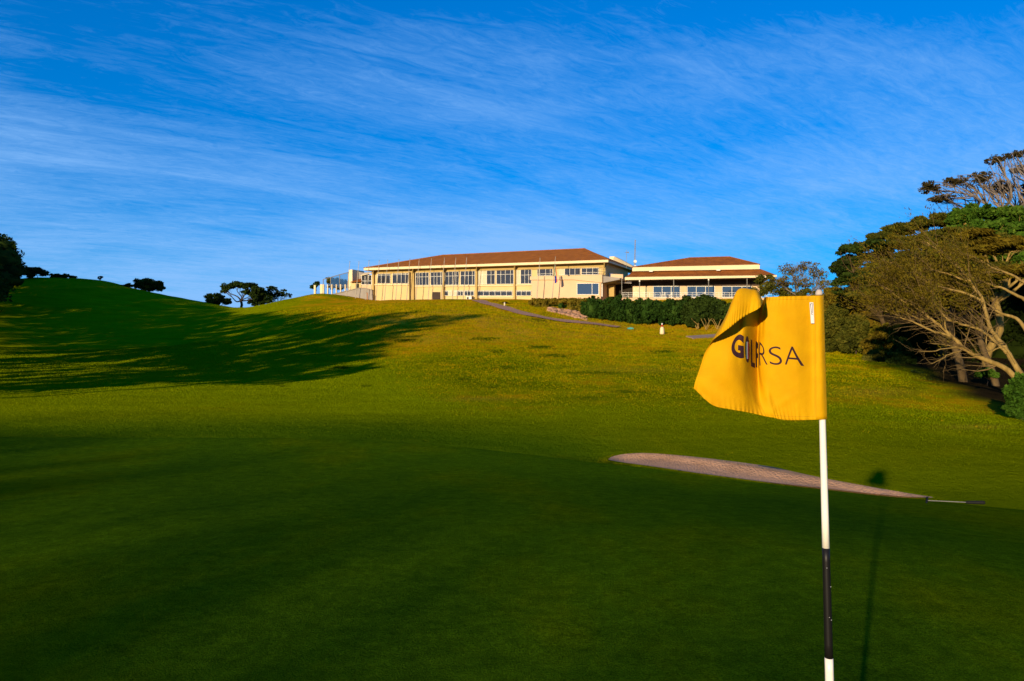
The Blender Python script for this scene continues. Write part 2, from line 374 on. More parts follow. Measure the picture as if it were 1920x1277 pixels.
def greenmat():
    m,nt,b=principled('mown_green'); N=nt.nodes; L=nt.links
    b.inputs['Roughness'].default_value=1; b.inputs['Specular IOR Level'].default_value=0
    g=N.new('ShaderNodeNewGeometry')
    def noise(sc,det,ro,st=(1,1,1)):
        mp=N.new('ShaderNodeMapping'); mp.inputs['Scale'].default_value=st; L.new(g.outputs['Position'],mp.inputs[0])
        t=N.new('ShaderNodeTexNoise'); t.inputs['Scale'].default_value=sc; t.inputs['Detail'].default_value=det; t.inputs['Roughness'].default_value=ro
        L.new(mp.outputs[0],t.inputs['Vector']); return t.outputs['Fac']
    def ramp(f,els):
        r=N.new('ShaderNodeValToRGB'); cr=r.color_ramp
        while len(cr.elements)<len(els): cr.elements.new(.5)
        for e,(p,c) in zip(cr.elements,els): e.position=p; e.color=(*c,1)
        L.new(f,r.inputs[0]); return r.outputs[0]
    c=ramp(noise(.30,8,.66,(1,.55,1)),[(.3,(.040,.096,.004)),(.5,(.062,.122,.003)),(.68,(.105,.135,.001))])
    n2=noise(5,6,.7); n3=noise(90,3,.7); n4=noise(350,2,.6)
    def mul(a,bb,f):
        x=N.new('ShaderNodeMix'); x.data_type='RGBA'; x.blend_type='MULTIPLY'; x.inputs[0].default_value=f; L.new(a,x.inputs[6]); L.new(bb,x.inputs[7]); return x.outputs[2]
    c=mul(c,ramp(n2,[(.3,(.6,.68,.7)),(.7,(1.35,1.25,1.1))]),.9); c=mul(c,ramp(noise(22,5,.7),[(.3,(.6,.62,.6)),(.7,(1.3,1.3,1.2))]),.7); c=mul(c,ramp(n3,[(.3,(.35,.38,.4)),(.7,(1.55,1.5,1.3))]),.85)
    c=mul(c,ramp(n4,[(.3,(.6,.6,.6)),(.7,(1.3,1.3,1.3))]),.6)
    L.new(c,b.inputs['Base Color'])
    x=N.new('ShaderNodeMath'); x.operation='MULTIPLY_ADD'; L.new(n2,x.inputs[0]); x.inputs[1].default_value=1.6; L.new(n3,x.inputs[2])
    bp=N.new('ShaderNodeBump'); bp.inputs['Distance'].default_value=.02; L.new(x.outputs[0],bp.inputs['Height']); L.new(bp.outputs[0],b.inputs['Normal'])
    return m
M_GREEN=greenmat()
star_sheet('putting_green',GREEN,M_GREEN,.02,46,center=(0,5),lip=.016)
M_SAND=mat('bunker_sand',(.56,.31,.17),(.42,.23,.12),2.2,.95,.05,22)
star_sheet('sand_bunker',BUNKER,M_SAND,.012,14,center=(5.3,13.85),lip=0)
# longer fringe of grass overhanging the far lip of the bunker, and tufts in the rough
M_TUFT=leafmat('rough_blade',[(.16,.19,.001),(.29,.235,.001),(.40,.25,.003),(.46,.26,.004)],.3,.22)
M_FTUFT=leafmat('fairway_blade',[(.14,.19,.001),(.19,.235,.001),(.24,.255,.001)],.3,.3)
M_FRINGE=leafmat('fringe_blade',[(.05,.09,.001),(.09,.13,.001),(.20,.15,.006)],.3)
M_TUSS=leafmat('tussock_blade',[(.03,.05,.001),(.06,.085,.001),(.09,.10,.002)],.25)
def tufts(name,X,Y,hgt,wid,nb,m,seed,label,cat):
    rg=np.random.default_rng(seed); n=len(X); Z=H(X,Y)-.01
    Xr=np.repeat(X,nb); Yr=np.repeat(Y,nb); Zr=np.repeat(Z,nb); h=np.repeat(hgt,nb)*rg.uniform(.6,1.2,n*nb); ww=np.repeat(wid,nb)
    a=rg.uniform(0,2*np.pi,n*nb); ox=rg.normal(0,1,n*nb)*ww*1.3; oy=rg.normal(0,1,n*nb)*ww*1.3
    dx=np.cos(a)*ww*.5; dy=np.sin(a)*ww*.5; lx=rg.normal(0,.45,n*nb)*h; ly=rg.normal(0,.45,n*nb)*h
    A=np.c_[Xr+ox-dx,Yr+oy-dy,Zr]; B=np.c_[Xr+ox+dx,Yr+oy+dy,Zr]; C=np.c_[Xr+ox+lx,Yr+oy+ly,Zr+h]
    V=np.stack([A,B,C],1).reshape(-1,3); F=np.arange(len(V)).reshape(-1,3)
    return tag(np_mesh(name,V,F,m),label,cat,kind='stuff')
def scatter():
    rg=np.random.default_rng(5)
    n=330000; D=12+ (112-12)*rg.random(n)**.8; u=rg.uniform(380,1900,n)
    x=(u-960)/FPX*D; z=H(x,D); _,v=proj(x,D,z)
    cl=np.sin(x*1.1+np.sin(D*.7)*2)*np.sin(D*.9+np.sin(x*.5)*2)+rg.normal(0,.5,n)
    r=sstep(0,1,(800-v)/60)*sstep(0,1,(u-(440+(v-560)*1.7))/170); r=np.maximum(r,.6*sstep(0,1,(u-1050)/200)*(v<940))
    r=r*(1-sstep(0,1,(u-(1545+np.clip(v-655,0,200)*2.1))/40))
    k=(rg.random(n)<r*sstep(-1.2,.8,cl)*sstep(12,55,D))&(dpoly(GREEN,x,D)<-.3)&(dpoly(BUNKER,x,D)<-.3)
    x=x[k]; D=D[k]; h=np.clip(.012+.0013*D,0,.13)*rg.uniform(.5,1.3,len(x))
    tufts('rough_grass',x,D,h,np.clip(.010+.0011*D,0,.12),2,M_TUFT,6,'tufts of olive and gold rough grass across the sunlit slope','grass')
    # short fairway blades that catch the low sun
    n=520000; D=13+52*rg.random(n)**.9; u=rg.uniform(-40,1960,n); x=(u-960)/FPX*D; z=H(x,D); _,v=proj(x,D,z)
    r=1-.75*sstep(0,1,(800-v)/60)*sstep(0,1,(u-(440+(v-560)*1.7))/170); r=r*(1-sstep(0,1,(u-(1575+np.clip(v-655,0,200)*2.25))/60)*(v<830))
    gdist=-dpoly(GREEN,x,D); k=(rg.random(n)<r*(.12+.88*sstep(1.0,7.5,gdist)))&(gdist>.25)&(dpoly(BUNKER,x,D)<-.25); x=x[k]; D=D[k]
    tufts('fairway_grass',x,D,np.clip(.004+.0011*D,0,.06),np.clip(.006+.0010*D,0,.06),1,M_FTUFT,12,'short sunlit fairway grass between the green and the hill','grass')
    # darker tussocks dotted over the bank
    cx=[];cy=[]
    for (a,b,w_) in ((910,636,14),(1010,652,16),(1040,668,22),(760,640,12),(930,660,10),(870,712,8),(925,726,6),(1120,700,30),(1180,735,26),(780,585,7),(525,724,4),(685,724,4),(1100,748,14),(640,690,8),(1330,668,16),(1010,600,14),(950,690,10),(1240,660,14)):
        m=int(w_*5); q=rg.normal(0,1,(m,2)); 
        for du,dv in q: x_,y_=hit(a+du*w_,b+dv*1.6); cx.append(x_); cy.append(y_)
    cx=np.array(cx); cy=np.array(cy); tufts('dark_tussocks',cx,cy,np.clip(.002*cy,.03,.14),np.clip(.0015*cy,.02,.1),5,M_TUSS,15,'scattered darker green tussocks on the golden bank','grass')
    # fringe round the bunker's far lip and the collar of the green
    P=[];
    for i in range(0,12):
        a,b=BUNKER[i],BUNKER[i+1]; m=int(np.hypot(*(b-a))*260); t=rg.random(m)[:,None]; q=a+(b-a)*t; nrm=np.array([-(b-a)[1],(b-a)[0]]); nrm/=np.hypot(*nrm)
        P.append(q+nrm*np.abs(rg.normal(.06,.12,m))[:,None]+rg.normal(0,.015,(m,2)))
    P=np.concatenate(P)
    tufts('bunker_fringe',P[:,0],P[:,1],rg.uniform(.012,.035,len(P)),np.full(len(P),.010),3,M_FRINGE,8,'uneven fringe of dry grass hanging over the sand bunker lip','grass')
    P=[]
    for i in range(0,len(GREEN_EDGE)-1):
        a,b=GREEN_EDGE[i],GREEN_EDGE[i+1]; m=int(np.hypot(*(b-a))*420); t=rg.random(m)[:,None]; q=a+(b-a)*t; nrm=np.array([-(b-a)[1],(b-a)[0]]); nrm/=np.hypot(*nrm)
        P.append(q+nrm*rg.uniform(.02,.5,m)[:,None])
    P=np.concatenate(P); P=P[dpoly(BUNKER,P[:,0],P[:,1])<0]
    tufts('green_collar',P[:,0],P[:,1],rg.uniform(.008,.022,len(P)),np.full(len(P),.008),2,M_FRINGE,9,'short fringe of fairway grass round the edge of the dark putting green','grass')
scatter()
# paved path curling down from the clubhouse
def path():
    pts=[(893,563,121),(905,567,118),(925,572,113.5),(950,579.5,107),(980,588,101),(1010,595,96.5),(1045,601,93),(1085,605,91),(1125,609,90.5),(1160,614,89.5)]
    C=[np.array(hit(p[0],p[1]+.8)) for p in pts]; Q=[]
    for i in range(len(C)-1):
        for k in range(6): Q.append(C[i]+(C[i+1]-C[i])*k/6)
    Q.append(C[-1]); Q=np.array(Q)
    for _ in range(4): Q[1:-1]=(Q[:-2]+2*Q[1:-1]+Q[2:])/4
    V=[];F=[]
    T=np.gradient(Q,axis=0); T/=np.hypot(T[:,0],T[:,1])[:,None]; Nn=np.c_[-T[:,1],T[:,0]]
    offs=[-1.15,-.6,0,.6,1.15]
    for j,q in enumerate(Q):
        for o in offs: p=q+Nn[j]*o; V.append((p[0],p[1],Hs(p[0],p[1])+.14))
    for j in range(len(Q)-1):
        for k in range(4): a=j*5+k; F.append((a,a+1,a+6,a+5))
    M=mat('path_pavers',(.50,.27,.17),(.34,.18,.10),6,.9,.03,20)
    tag(np_mesh('path',V,F,M,smooth=True),kind='structure')
    for s,m_ in ():
        b=MB(); b.tube([(q[0]+n[0]*s,q[1]+n[1]*s,Hs(q[0]+n[0]*s,q[1]+n[1]*s)+.06) for q,n in zip(Q,Nn)],.09,4)
        tag(b.build('path_kerb',mat('kerb_stone',(.34,.28,.24),None,5)),kind='structure')
path()
def slab():
    b=MB(); P=[hit(*p) for p in ((1286,632),(1345,628),(1362,631),(1300,636))]
    top=[(p[0],p[1],Hs(p[0],p[1])+.12) for p in P]; bot=[(p[0],p[1],Hs(p[0],p[1])-.4) for p in P]
    b.hexa(top+bot); tag(b.build('tee_path',mat('tee_paving',(.46,.30,.20),None,4)),kind='structure')
slab()
# ------------------------------------------------------------------ clubhouse
class Facade:
    def __init__(s,p0,D0,p1,D1):
        s.A=Vector(at(p0,638,D0)); s.B=Vector(at(p1,638,D1)); e=s.B-s.A; e.z=0; s.e=e.normalized(); s.n=Vector((s.e.y,-s.e.x,0))
        if s.n.y>0: s.n=-s.n
    def P(s,px,py,off=0):
        r=Vector(ray(px,py)); c=Vector((0,0,CZ)); A=s.A+s.n*off
        t=(A-c).dot(s.n)/r.dot(s.n); return c+r*t
    def box(s,mb,x0,x1,yt,yb,d0,d1):
        """between picture columns; yt/yb number or (left,right); d0 outer, d1 inner offset along the normal (a true prism)"""
        t0,t1=(yt if isinstance(yt,tuple) else (yt,yt)); b0,b1=(yb if isinstance(yb,tuple) else (yb,yb))
        q=[s.P(x0,t0,d0),s.P(x1,t1,d0),s.P(x1,b1,d0),s.P(x0,b0,d0)]; k=s.n*(d1-d0)
        mb.hexa(q+[p+k for p in q]); return mb
M_WALL=mat('cream_render',(.60,.44,.21),(.55,.40,.18),.35,.9,.004,6)
M_WALL2=mat('peach_render',(.62,.42,.25),(.56,.38,.22),.35,.9,.004,6)
M_FASC=mat('fascia_paint',(.74,.58,.34),(.68,.53,.30),.4,.6)
M_COLN=mat('column_render',(.42,.29,.10),(.38,.26,.09),.5,.85)
M_WHITE=mat('white_frame_paint',(.76,.72,.62),(.68,.64,.55),1,.5)
M_GREYR=mat('grey_render',(.30,.26,.22),(.24,.21,.18),.5,.9)
M_STEEL=mat('grey_steel',(.22,.20,.17),(.16,.15,.13),1,.5)
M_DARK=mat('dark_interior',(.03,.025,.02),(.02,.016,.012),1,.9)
M_BRN=mat('brown_door',(.06,.04,.03),None,1,.7)
M_CURT=mat('cream_curtain',(.62,.55,.38),(.45,.38,.25),2,.9,stretch=(6,6,.3))
def roofmat(name,c1,c2):
    m=mat(name,c1,c2,.9,.85); nt=m.node_tree; N=nt.nodes; L=nt.links; b=N['Principled BSDF']
    g=N.new('ShaderNodeNewGeometry'); wv=N.new('ShaderNodeTexWave'); wv.bands_direction='Z'; wv.inputs['Scale'].default_value=2.4; wv.inputs['Distortion'].default_value=.25
    L.new(g.outputs['Position'],wv.inputs[0]); bp=N.new('ShaderNodeBump'); bp.inputs['Distance'].default_value=.05
    L.new(wv.outputs['Fac'],bp.inputs['Height']); L.new(bp.outputs[0],b.inputs['Normal']); return m
M_ROOF=roofmat('roof_tile_brown',(.35,.115,.018),(.25,.08,.012))
M_ROOF2=roofmat('roof_tile_rust',(.34,.105,.016),(.22,.065,.012))
def glass(name,col,rough=.04,spec=.55):
    m,nt,b=principled(name); b.inputs['Base Color'].default_value=(*col,1); b.inputs['Roughness'].default_value=rough; b.inputs['Specular IOR Level'].default_value=spec; return m
M_GLASS=glass('window_glass',(.035,.035,.04)); M_GLASSB=glass('sky_reflecting_glass',(.03,.05,.09),.02,1.0)
def clear_glass():
    m=bpy.data.materials.new('clear_glass'); m.use_nodes=True; N=m.node_tree.nodes; L=m.node_tree.links; N.clear()
    o=N.new('ShaderNodeOutputMaterial'); t=N.new('ShaderNodeBsdfTransparent'); t.inputs[0].default_value=(.75,.85,.88,1); g=N.new('ShaderNodeBsdfGlossy'); g.inputs['Roughness'].default_value=.03
    x=N.new('ShaderNodeMixShader'); x.inputs[0].default_value=.16; L.new(t.outputs[0],x.inputs[1]); L.new(g.outputs[0],x.inputs[2]); L.new(x.outputs[0],o.inputs[0]); return m
M_CLEAR=clear_glass()
FA=Facade(690,144,1137,120)
def lin(x,a,b): return a[1]+(b[1]-a[1])*(x-a[0])/(b[0]-a[0])
def window(F,par,x0,x1,yt,yb,cols,rows,off=0.0,fw=.55,gm=None,curtain=None,name='window'):
    """frame with mullions (one mesh) and each pane a child; rows = list of fractions of the transoms"""
    t=lambda x:lin(x,(x0,yt[0]),(x1,yt[1])); b=lambda x:lin(x,(x0,yb[0]),(x1,yb[1]))
    m=MB(); o=off
    def bar(xa,xb,fa,fb,d):
        g=lambda x,f:t(x)+(b(x)-t(x))*f
        F.box(m,xa,xb,(g(xa,fa),g(xb,fa)),(g(xa,fb),g(xb,fb)),o+d,o-.12)
    hh=b(x0)-t(x0); e=fw/hh
    bar(x0,x1,0,e,.06); bar(x0,x1,1-e,1,.06)
    xs=[x0+(x1-x0)*c for c in cols]
    bar(x0,x0+fw,e,1-e,.055); bar(x1-fw,x1,e,1-e,.055)
    for x in xs: bar(x-fw*.45,x+fw*.45,e,1-e,.05)
    for r in rows: bar(x0+fw,x1-fw,r-e*.45,r+e*.45,.045)
    fr=m.build(name,M_WHITE,par)
    X=[x0]+xs+[x1]; R=[0]+list(rows)+[1]
    for i in range(len(X)-1):
        for j in range(len(R)-1):
            p=MB(); g=lambda x,f:t(x)+(b(x)-t(x))*f
            xa,xb=X[i]+.1,X[i+1]-.1; fa,fb=R[j]+.004,R[j+1]-.004
            mt=gm or M_GLASS; nm='pane'
            if curtain and i in curtain: mt=M_CURT; nm='curtain'
            F.box(p,xa,xb,(g(xa,fa),g(xb,fa)),(g(xa,fb),g(xb,fb)),o-.02-.006*i,o-.05-.006*i); p.build(nm,mt,fr)
    return fr
def main_building():
    r=thing('clubhouse',FA.P(915,562,-8),'long two storey cream clubhouse with brown hipped roof on the hill crest','clubhouse')
    F=FA
    # main body: front wall and side wall
    w=MB(); L0,R0=697,1136
    yt=(507,493.5); yb=(566,568)
    F.box(w,L0,R0,yt,yb,-.12,-13); w.build('wall',M_WALL,r)
    # upper wall band (lintel)
    b=MB(); top=lambda x:lin(x,(697,507),(1136,493.4)); wt=lambda x:lin(x,(703,513.5),(1000,503.8)) if x<1000 else lin(x,(1000,503.8),(1136,501.5))
    F.box(b,L0,R0,(top(L0),top(R0)),(wt(L0),wt(R0)),.06,-.1); b.build('lintel_band',M_COLN,r)
    # fascia and soffit
    OH=1.6
    f=MB(); F.box(f,682,1140.5,(502.5,487),(506.8,491.6),OH,OH-.18); f.build('fascia',M_FASC,r)
    # side fascia running back on the right
    a=F.P(1140.5,487,OH-.19); c=F.P(1140.5,491.6,OH-.19); k=F.n*(-15.5); s2=F.e*.18
    f=MB(); f.hexa([a-s2,a,c,c-s2]+[q+k for q in (a-s2,a,c,c-s2)]); f.build('fascia',M_FASC,r)
    # soffit
    so=MB(); p=[F.P(682.5,506.4,OH-.2),F.P(1140,491.2,OH-.2),F.P(1140,491.7,OH-.2),F.P(682.5,506.9,OH-.2)]; k=F.n*(-16.6); so.hexa(p+[q+k for q in p]); so.build('soffit',M_COLN,r)
    # hipped roof
    OL=Vector(F.P(681.5,502.3,OH+.05)); OR=Vector(F.P(1141,486.8,OH+.05)); back=F.n*(-17.5)
    R1=F.P(829,478.6,-7.3); R2=F.P(1096,466.2,-7.3)
    m=MB(); i=m.pts([OL,OR,OR+back,OL+back,R1,R2]); m.f+=[(i,i+1,i+5,i+4),(i+1,i+2,i+5),(i+2,i+3,i+4,i+5),(i+3,i,i+4),(i,i+3,i+2,i+1)]
    m.build('roof',M_ROOF,r)
    rc=MB(); rc.tube([R1,R2],.12,6); rc.tube([R2,OR],.10,6); rc.tube([R1,OL],.10,6); rc.build('ridge_tiles',M_ROOF,r)
    # columns with raking brackets
    for x,wd in ((699.5,2.6),(767.4,1.1),(773.5,5.0),(831.3,2.6),(893,3.4),(964.6,2.8),(1132.5,5.2)):
        y0=lin(x,(697,512),(1136,499.5)); m=MB(); F.box(m,x-wd/2,x+wd/2,y0,565,.34,.065); m.build('column',M_COLN,r)
        if wd>2:
            m=MB(); a=F.P(x-.7,top(x)+.1,.07); b_=F.P(x-.7,wt(x)+1.5,.36); c=F.P(x-.7,lin(x,(682,507.2),(1140,492)),OH-.25); d=a+F.n*.02
            wv=F.e*.22; i=m.pts([a,b_,c,a+wv,b_+wv,c+wv]); m.f+=[(i,i+1,i+2),(i+5,i+4,i+3),(i,i+3,i+4,i+1),(i+1,i+4,i+5,i+2),(i+2,i+5,i+3,i)]; m.build('bracket',M_COLN,r)
    # sills
    for x0,x1,y0,y1 in ((702,766,533.0,533.4),(778,829.5,536.0,535.4),(833,890.6,535.6,535.0),(895.4,962.8,534.8,534.2),(966.6,997,533.8,533.4)):
        m=MB(); F.box(m,x0,x1,(y0,y1),(y0+1.7,y1+1.7),.16,-.1); m.build('sill',M_FASC,r)
    # upper windows
    W=lambda x:wt(x)+.3
    def win(x0,x1,yb0,yb1,cols,rows,**k): return window(F,r,x0,x1,(W(x0),W(x1)),(yb0,yb1),cols,rows,off=0,**k)
    win(707.5,731.8,531.6,531.7,[.3,.62],[.14],curtain=()); win(735.6,766,531.7,531.9,[.28,.55,.8],[.14])
    win(779,804,534.9,534.8,[.28,.5,.78],[.34]); win(807,829.3,534.8,534.6,[.3,.55,.85],[.34])
    win(834,860,534.6,534.4,[.28,.55,.8],[.33]); win(863,890.6,534.4,534.2,[.3,.55,.82],[.33])
    win(897,928,533.4,533.1,[.25,.5,.76],[.32],curtain=(0,1)); win(930.5,963,533.0,532.6,[.26,.52,.82],[.32])
    win(968.5,996.5,532.3,532,[.27,.55,.8],[.40],curtain=(0,))
    win(1007,1036,517.4,517.0,[.16,.55,.85],[.72]); win(1048,1088,516.2,515.6,[.27,.5,.75],[],curtain=(0,)); win(1090,1122.5,515.2,514.9,[.3,.65],[.66])
    # lower windows
    def low(x0,x1,n,cur=()): window(F,r,x0,x1,(544.6,544.6-.001),(554.6,554.6),[i/n for i in range(1,n)],[.22],fw=.6,curtain=cur)
    low(833.5,847,2,(1,)); low(849,857,1,(0,)); low(858,868.5,2); low(870.5,888.5,3); low(895.5,960.5,6); low(968,996,3)
    m=MB(); F.box(m,811,825,547.6,564,.03,-.1); m.build('door',M_BRN,r)
    m=MB(); F.box(m,896,962.5,556,558,.10,-.1); m.build('ledge',M_FASC,r)
    # wall strip cracks / rain pipes
    for x in (767.9,): m=MB(); F.box(m,x-.35,x+.35,510,563,.5,.36); m.build('downpipe',M_BRN,r)
    # lower projecting block with terrace on top
    D1=3.0
    m=MB(); F.box(m,997,1126.3,(524.8,524.0),(566,572),D1,-.08); m.build('terrace_block',M_WALL2,r)
    m=MB(); F.box(m,993.5,1074,(518.4,518.0),(524.9,524.4),D1+.25,D1-.1); F.box(m,1074,1126.5,(517.4,515.2),(524.4,530),D1+.253,D1-.1)
    m.build('parapet',M_WALL2,r)
    a=F.P(1126.5,515.2,D1+.25); c=F.P(1126.5,530,D1+.25); k=F.n*(-6.5); s2=F.e*.25
    m=MB(); m.hexa([a,a+s2,c+s2,c]+[q+k for q in (a,a+s2,c+s2,c)]); m.build('parapet',M_WALL2,r)
    window(F,r,1081.5,1123,(531,530.6),(552.6,552.8),[.69],[],off=D1+.09,fw=.9,gm=M_GLASSB)
    for x,y0 in ((1038.5,526),(1059,517)):
        pass
    # balcony rail on the parapet at the right
    m=MB()
    for y in (501.5,506.5,511):
        m.tube([F.P(1120,y+2,D1+.1),F.P(1136,y+3.5,D1-1.5)],.03,4)
    for t in (0,.5,1): m.tube([F.P(1120+16*t,503.5+1.5*t,D1+.1-1.6*t),F.P(1120+16*t,517,D1+.1-1.6*t)],.03,4)
    m.build('handrail',M_STEEL,r)
    # side wall openings and balcony (in shade)
    Fs=Facade(1139,120,1189,134)
    B=F.P(1137,520,-.2); 
    def SP(px,py,off=0):   # point on the side wall plane
        rr=Vector(ray(px,py)); nn=F.e; A=B+nn*(.02+off); c=Vector((0,0,CZ)); t=(A-c).dot(nn)/rr.dot(nn); return c+rr*t
    def sbox(nm,x0,x1,y0,y1,d,mt,d2=0):
        q=[SP(x0,y0,d),SP(x1,y0,d),SP(x1,y1,d),SP(x0,y1,d)]; k=F.e*(-(d-d2)); m=MB(); m.hexa(q+[p+k for p in q]); return m.build(nm,mt,r)
    sbox('door',1143,1149,512,525,.06,M_WHITE); sbox('pane',1144,1148,513,524,.08,M_GLASS)
    # entrance terrace: canopy slab, posts, balcony wall
    m=MB(); q=[F.P(1127,517,D1-.2),F.P(1162,521,D1-.6),F.P(1162,524,D1-.6),F.P(1127,531,D1-.2)]; k=F.n*(-5.5); m.hexa(q+[p+k for p in q]); m.build('balcony_slab',M_GREYR,r)
    m=MB(); q=[F.P(1145,513.5,D1-2.5),F.P(1168,514.5,D1-2.5),F.P(1168,525.5,D1-2.5),F.P(1145,524.5,D1-2.5)]; k=F.n*(-.25); m.hexa(q+[p+k for p in q]); m.build('balcony_wall',M_WALL2,r)
    m=MB(); F.box(m,1127.5,1129.6,531.5,556,D1-.4,D1-.7); m.build('post',M_WHITE,r)
    m=MB(); F.box(m,1141,1151.5,535,556,-.5,-1.2); m.build('pillar',M_COLN,r)
    m=MB(); F.box(m,1130,1186,526,560,-3,-3.2); m.build('recess_wall',M_DARK,r)  # near-black wall colour stands in for shade in the recess
    m=MB(); q=[F.P(1137,527,1.5),F.P(1184,531,-.5),F.P(1184,532,-.5),F.P(1137,528,1.5)]; k=F.n*(-3.2)+Vector((0,0,.55)); m.hexa(q+[p+k for p in q]); m.build('canopy',M_GREYR,r)
    # cream parapet behind
    m=MB(); q=[F.P(1143,481.0,-12),F.P(1152,480.7,-12),F.P(1187,499,-16),F.P(1187,512,-16),F.P(1143,505,-12)]; kk=F.n*(-2.5)
    i=m.pts(q+[p+kk for p in q]); m.f+=[(i,i+1,i+2,i+3,i+4),(i+9,i+8,i+7,i+6,i+5)]+[(i+j,i+5+j,i+5+(j+1)%5,i+(j+1)%5) for j in range(5)]
    m.build('roof_parapet',M_FASC,r)
    # ---- low left annex
    m=MB(); F.box(m,653.6,660.6,(506,505.2),(545,545),-2,-6); m.build('end_pier',M_FASC,r)
    m=MB(); F.box(m,660.7,681.5,(507,511.5),(546,546),-4,-6); m.build('annex_wall',M_GREYR,r)
    m=MB(); q=[F.P(657,528.8,-1.2),F.P(678,526.5,-1.2),F.P(678.2,522,-4),F.P(660,526,-4)]; k=Vector((0,0,-.12)); m.hexa(q+[p+k for p in q]); m.build('annex_roof',M_ROOF2,r)
    m=MB(); F.box(m,657,677,530.8,546,-1.8,-3.9); m.build('annex_wall',M_WALL,r)
    m=MB(); F.box(m,667,673,531.6,541.5,-1.76,-1.85); m.build('door',M_DARK,r)
    window(F,r,677.5,697,(516.3,515.5),(534,534.2),[.35,.7],[.6],off=-1.5,fw=.7)
    m=MB(); F.box(m,677.7,696.5,533.9,546,-1.0,-1.6); m.build('balcony_wall',M_WALL2,r)
    m=MB(); q=[F.P(676,516,-.9),F.P(697,511.5,-.9),F.P(697,509.8,-3.5),F.P(683,511,-3.5)]; k=Vector((0,0,-.12)); m.hexa(q+[p+k for p in q]); m.build('annex_roof',M_FASC,r)
    return r
main_building()
def meter_box():
    r=thing('air_conditioner',FA.P(882,562,.5),'small white air conditioner unit on the ground against the long cream wall','air conditioner')
    m=MB(); FA.box(m,874.5,884,555.6,562.6,.75,.36); m.build('casing',M_WHITE,r)
    m=MB(); c=FA.P(877.2,558.8,.76); m.tube([c,c+FA.n*.03],.22,12); m.build('fan_grille',M_DARK,r)
    m=MB(); FA.box(m,885.3,886.8,555.4,562.6,.6,.36); m.build('pipe_box',M_BRN,r)
meter_box()
# terrain-following dark ramp wall at the left end
def ramp():
    F=FA; r=thing('ramp_wall',F.P(660,560,3),'shaded grey sloping ramp wall at the left end of the long clubhouse','wall')
    q=[F.P(*p,.8) for p in ((615,556.5),(618,553.6),(672,540.6),(683,540.6),(697.5,543.8),(698.3,564),(650,564),(612,563))]; k=F.n*(-.35)
    m=MB(); n=len(q); i=m.pts(q+[p+k for p in q]); m.f+=[tuple(range(i,i+n)),tuple(range(i+2*n-1,i+n-1,-1))]+[(i+j,i+n+j,i+n+(j+1)%n,i+(j+1)%n) for j in range(n)]
    m.build('wall_face',M_GREYR,r)
    m=MB(); m.tube([F.P(*p,.9) for p in ((618,553.2),(672,540.2),(683,540.2),(697.5,543.4))],.09,4); m.build('coping',mat('ramp_coping',(.36,.31,.25)),r)
    m=MB(); F.box(m,612.8,617,555.4,561.5,1.1,.3); m.build('end_post',M_FASC,r)
    for x in (604.6,): 
        p=thing('ground_lamp',F.P(x,561,5),'small pale garden light left of the grey ramp wall','lamp'); m=MB(); F.box(m,x-1,x+1,558.4,562.5,5,4.7); m.build('lamp_body',M_FASC,p); m=MB(); F.box(m,x-1.3,x+1.3,557.6,558.3,5.1,4.6); m.build('cap',M_WHITE,p)
    p=thing('gas_riser',F.P(689,558,2.6),'short rusty orange pipe standing against the grey ramp wall','pipe'); m=MB(); m.tube([F.P(688.5,549,2.5),F.P(689,562,2.5)],.08,6); m.tube([F.P(688.5,549,2.5),F.P(686.4,548.6,2.5)],.06,6); m.build('pipe',mat('rust_paint',(.45,.16,.05)),p)
ramp()
# white posts of the terrace fence and the glass wind screen
FL=Facade(560,150,655,147)
def leftfence():
    r=thing('terrace_fence',FL.P(620,543,0),'row of short cream terrace posts with rails left of the clubhouse','fence')
    for x,w_ in ((590,3.2),(602.5,5),(606.5,1.5),(614,1.5),(622,1.5),(630.3,1.5),(638.4,1.5),(647,1.6)):
        m=MB(); FL.box(m,x-w_/2,x+w_/2,533.2+(x<600)*1.5,553,.1,-.2); m.build('post',M_FASC,r)
    m=MB(); FL.box(m,604,651,534.6,535.0,0,-.06); FL.box(m,604,651,538.2,538.5,0,-.06); m.build('rail',M_STEEL,r)
    g=thing('glass_screen',FL.P(630,540,-3),'blue glass wind screen in a dark frame left of the clubhouse','screen')
    m=MB()
    P=[(606,524),(620,520),(637,515),(653,511)]
    for x,y in P: m.tube([FL.P(x,y,-3),FL.P(x,543,-3)],.09,4)
    m.tube([FL.P(x,y,-3) for x,y in P],.09,4); m.build('frame',M_STEEL,g)
    for (a,b),(c,d) in zip(P[1:],P[2:]):
        m=MB(); q=[FL.P(a+.5,b+.6,-3),FL.P(c-.5,d+.6,-3),FL.P(c-.5,540,-3),FL.P(a+.5,540,-3)]; k=FL.n*.03; m.hexa([p+k for p in q]+q); m.build('glass_pane',M_CLEAR,g)
leftfence()
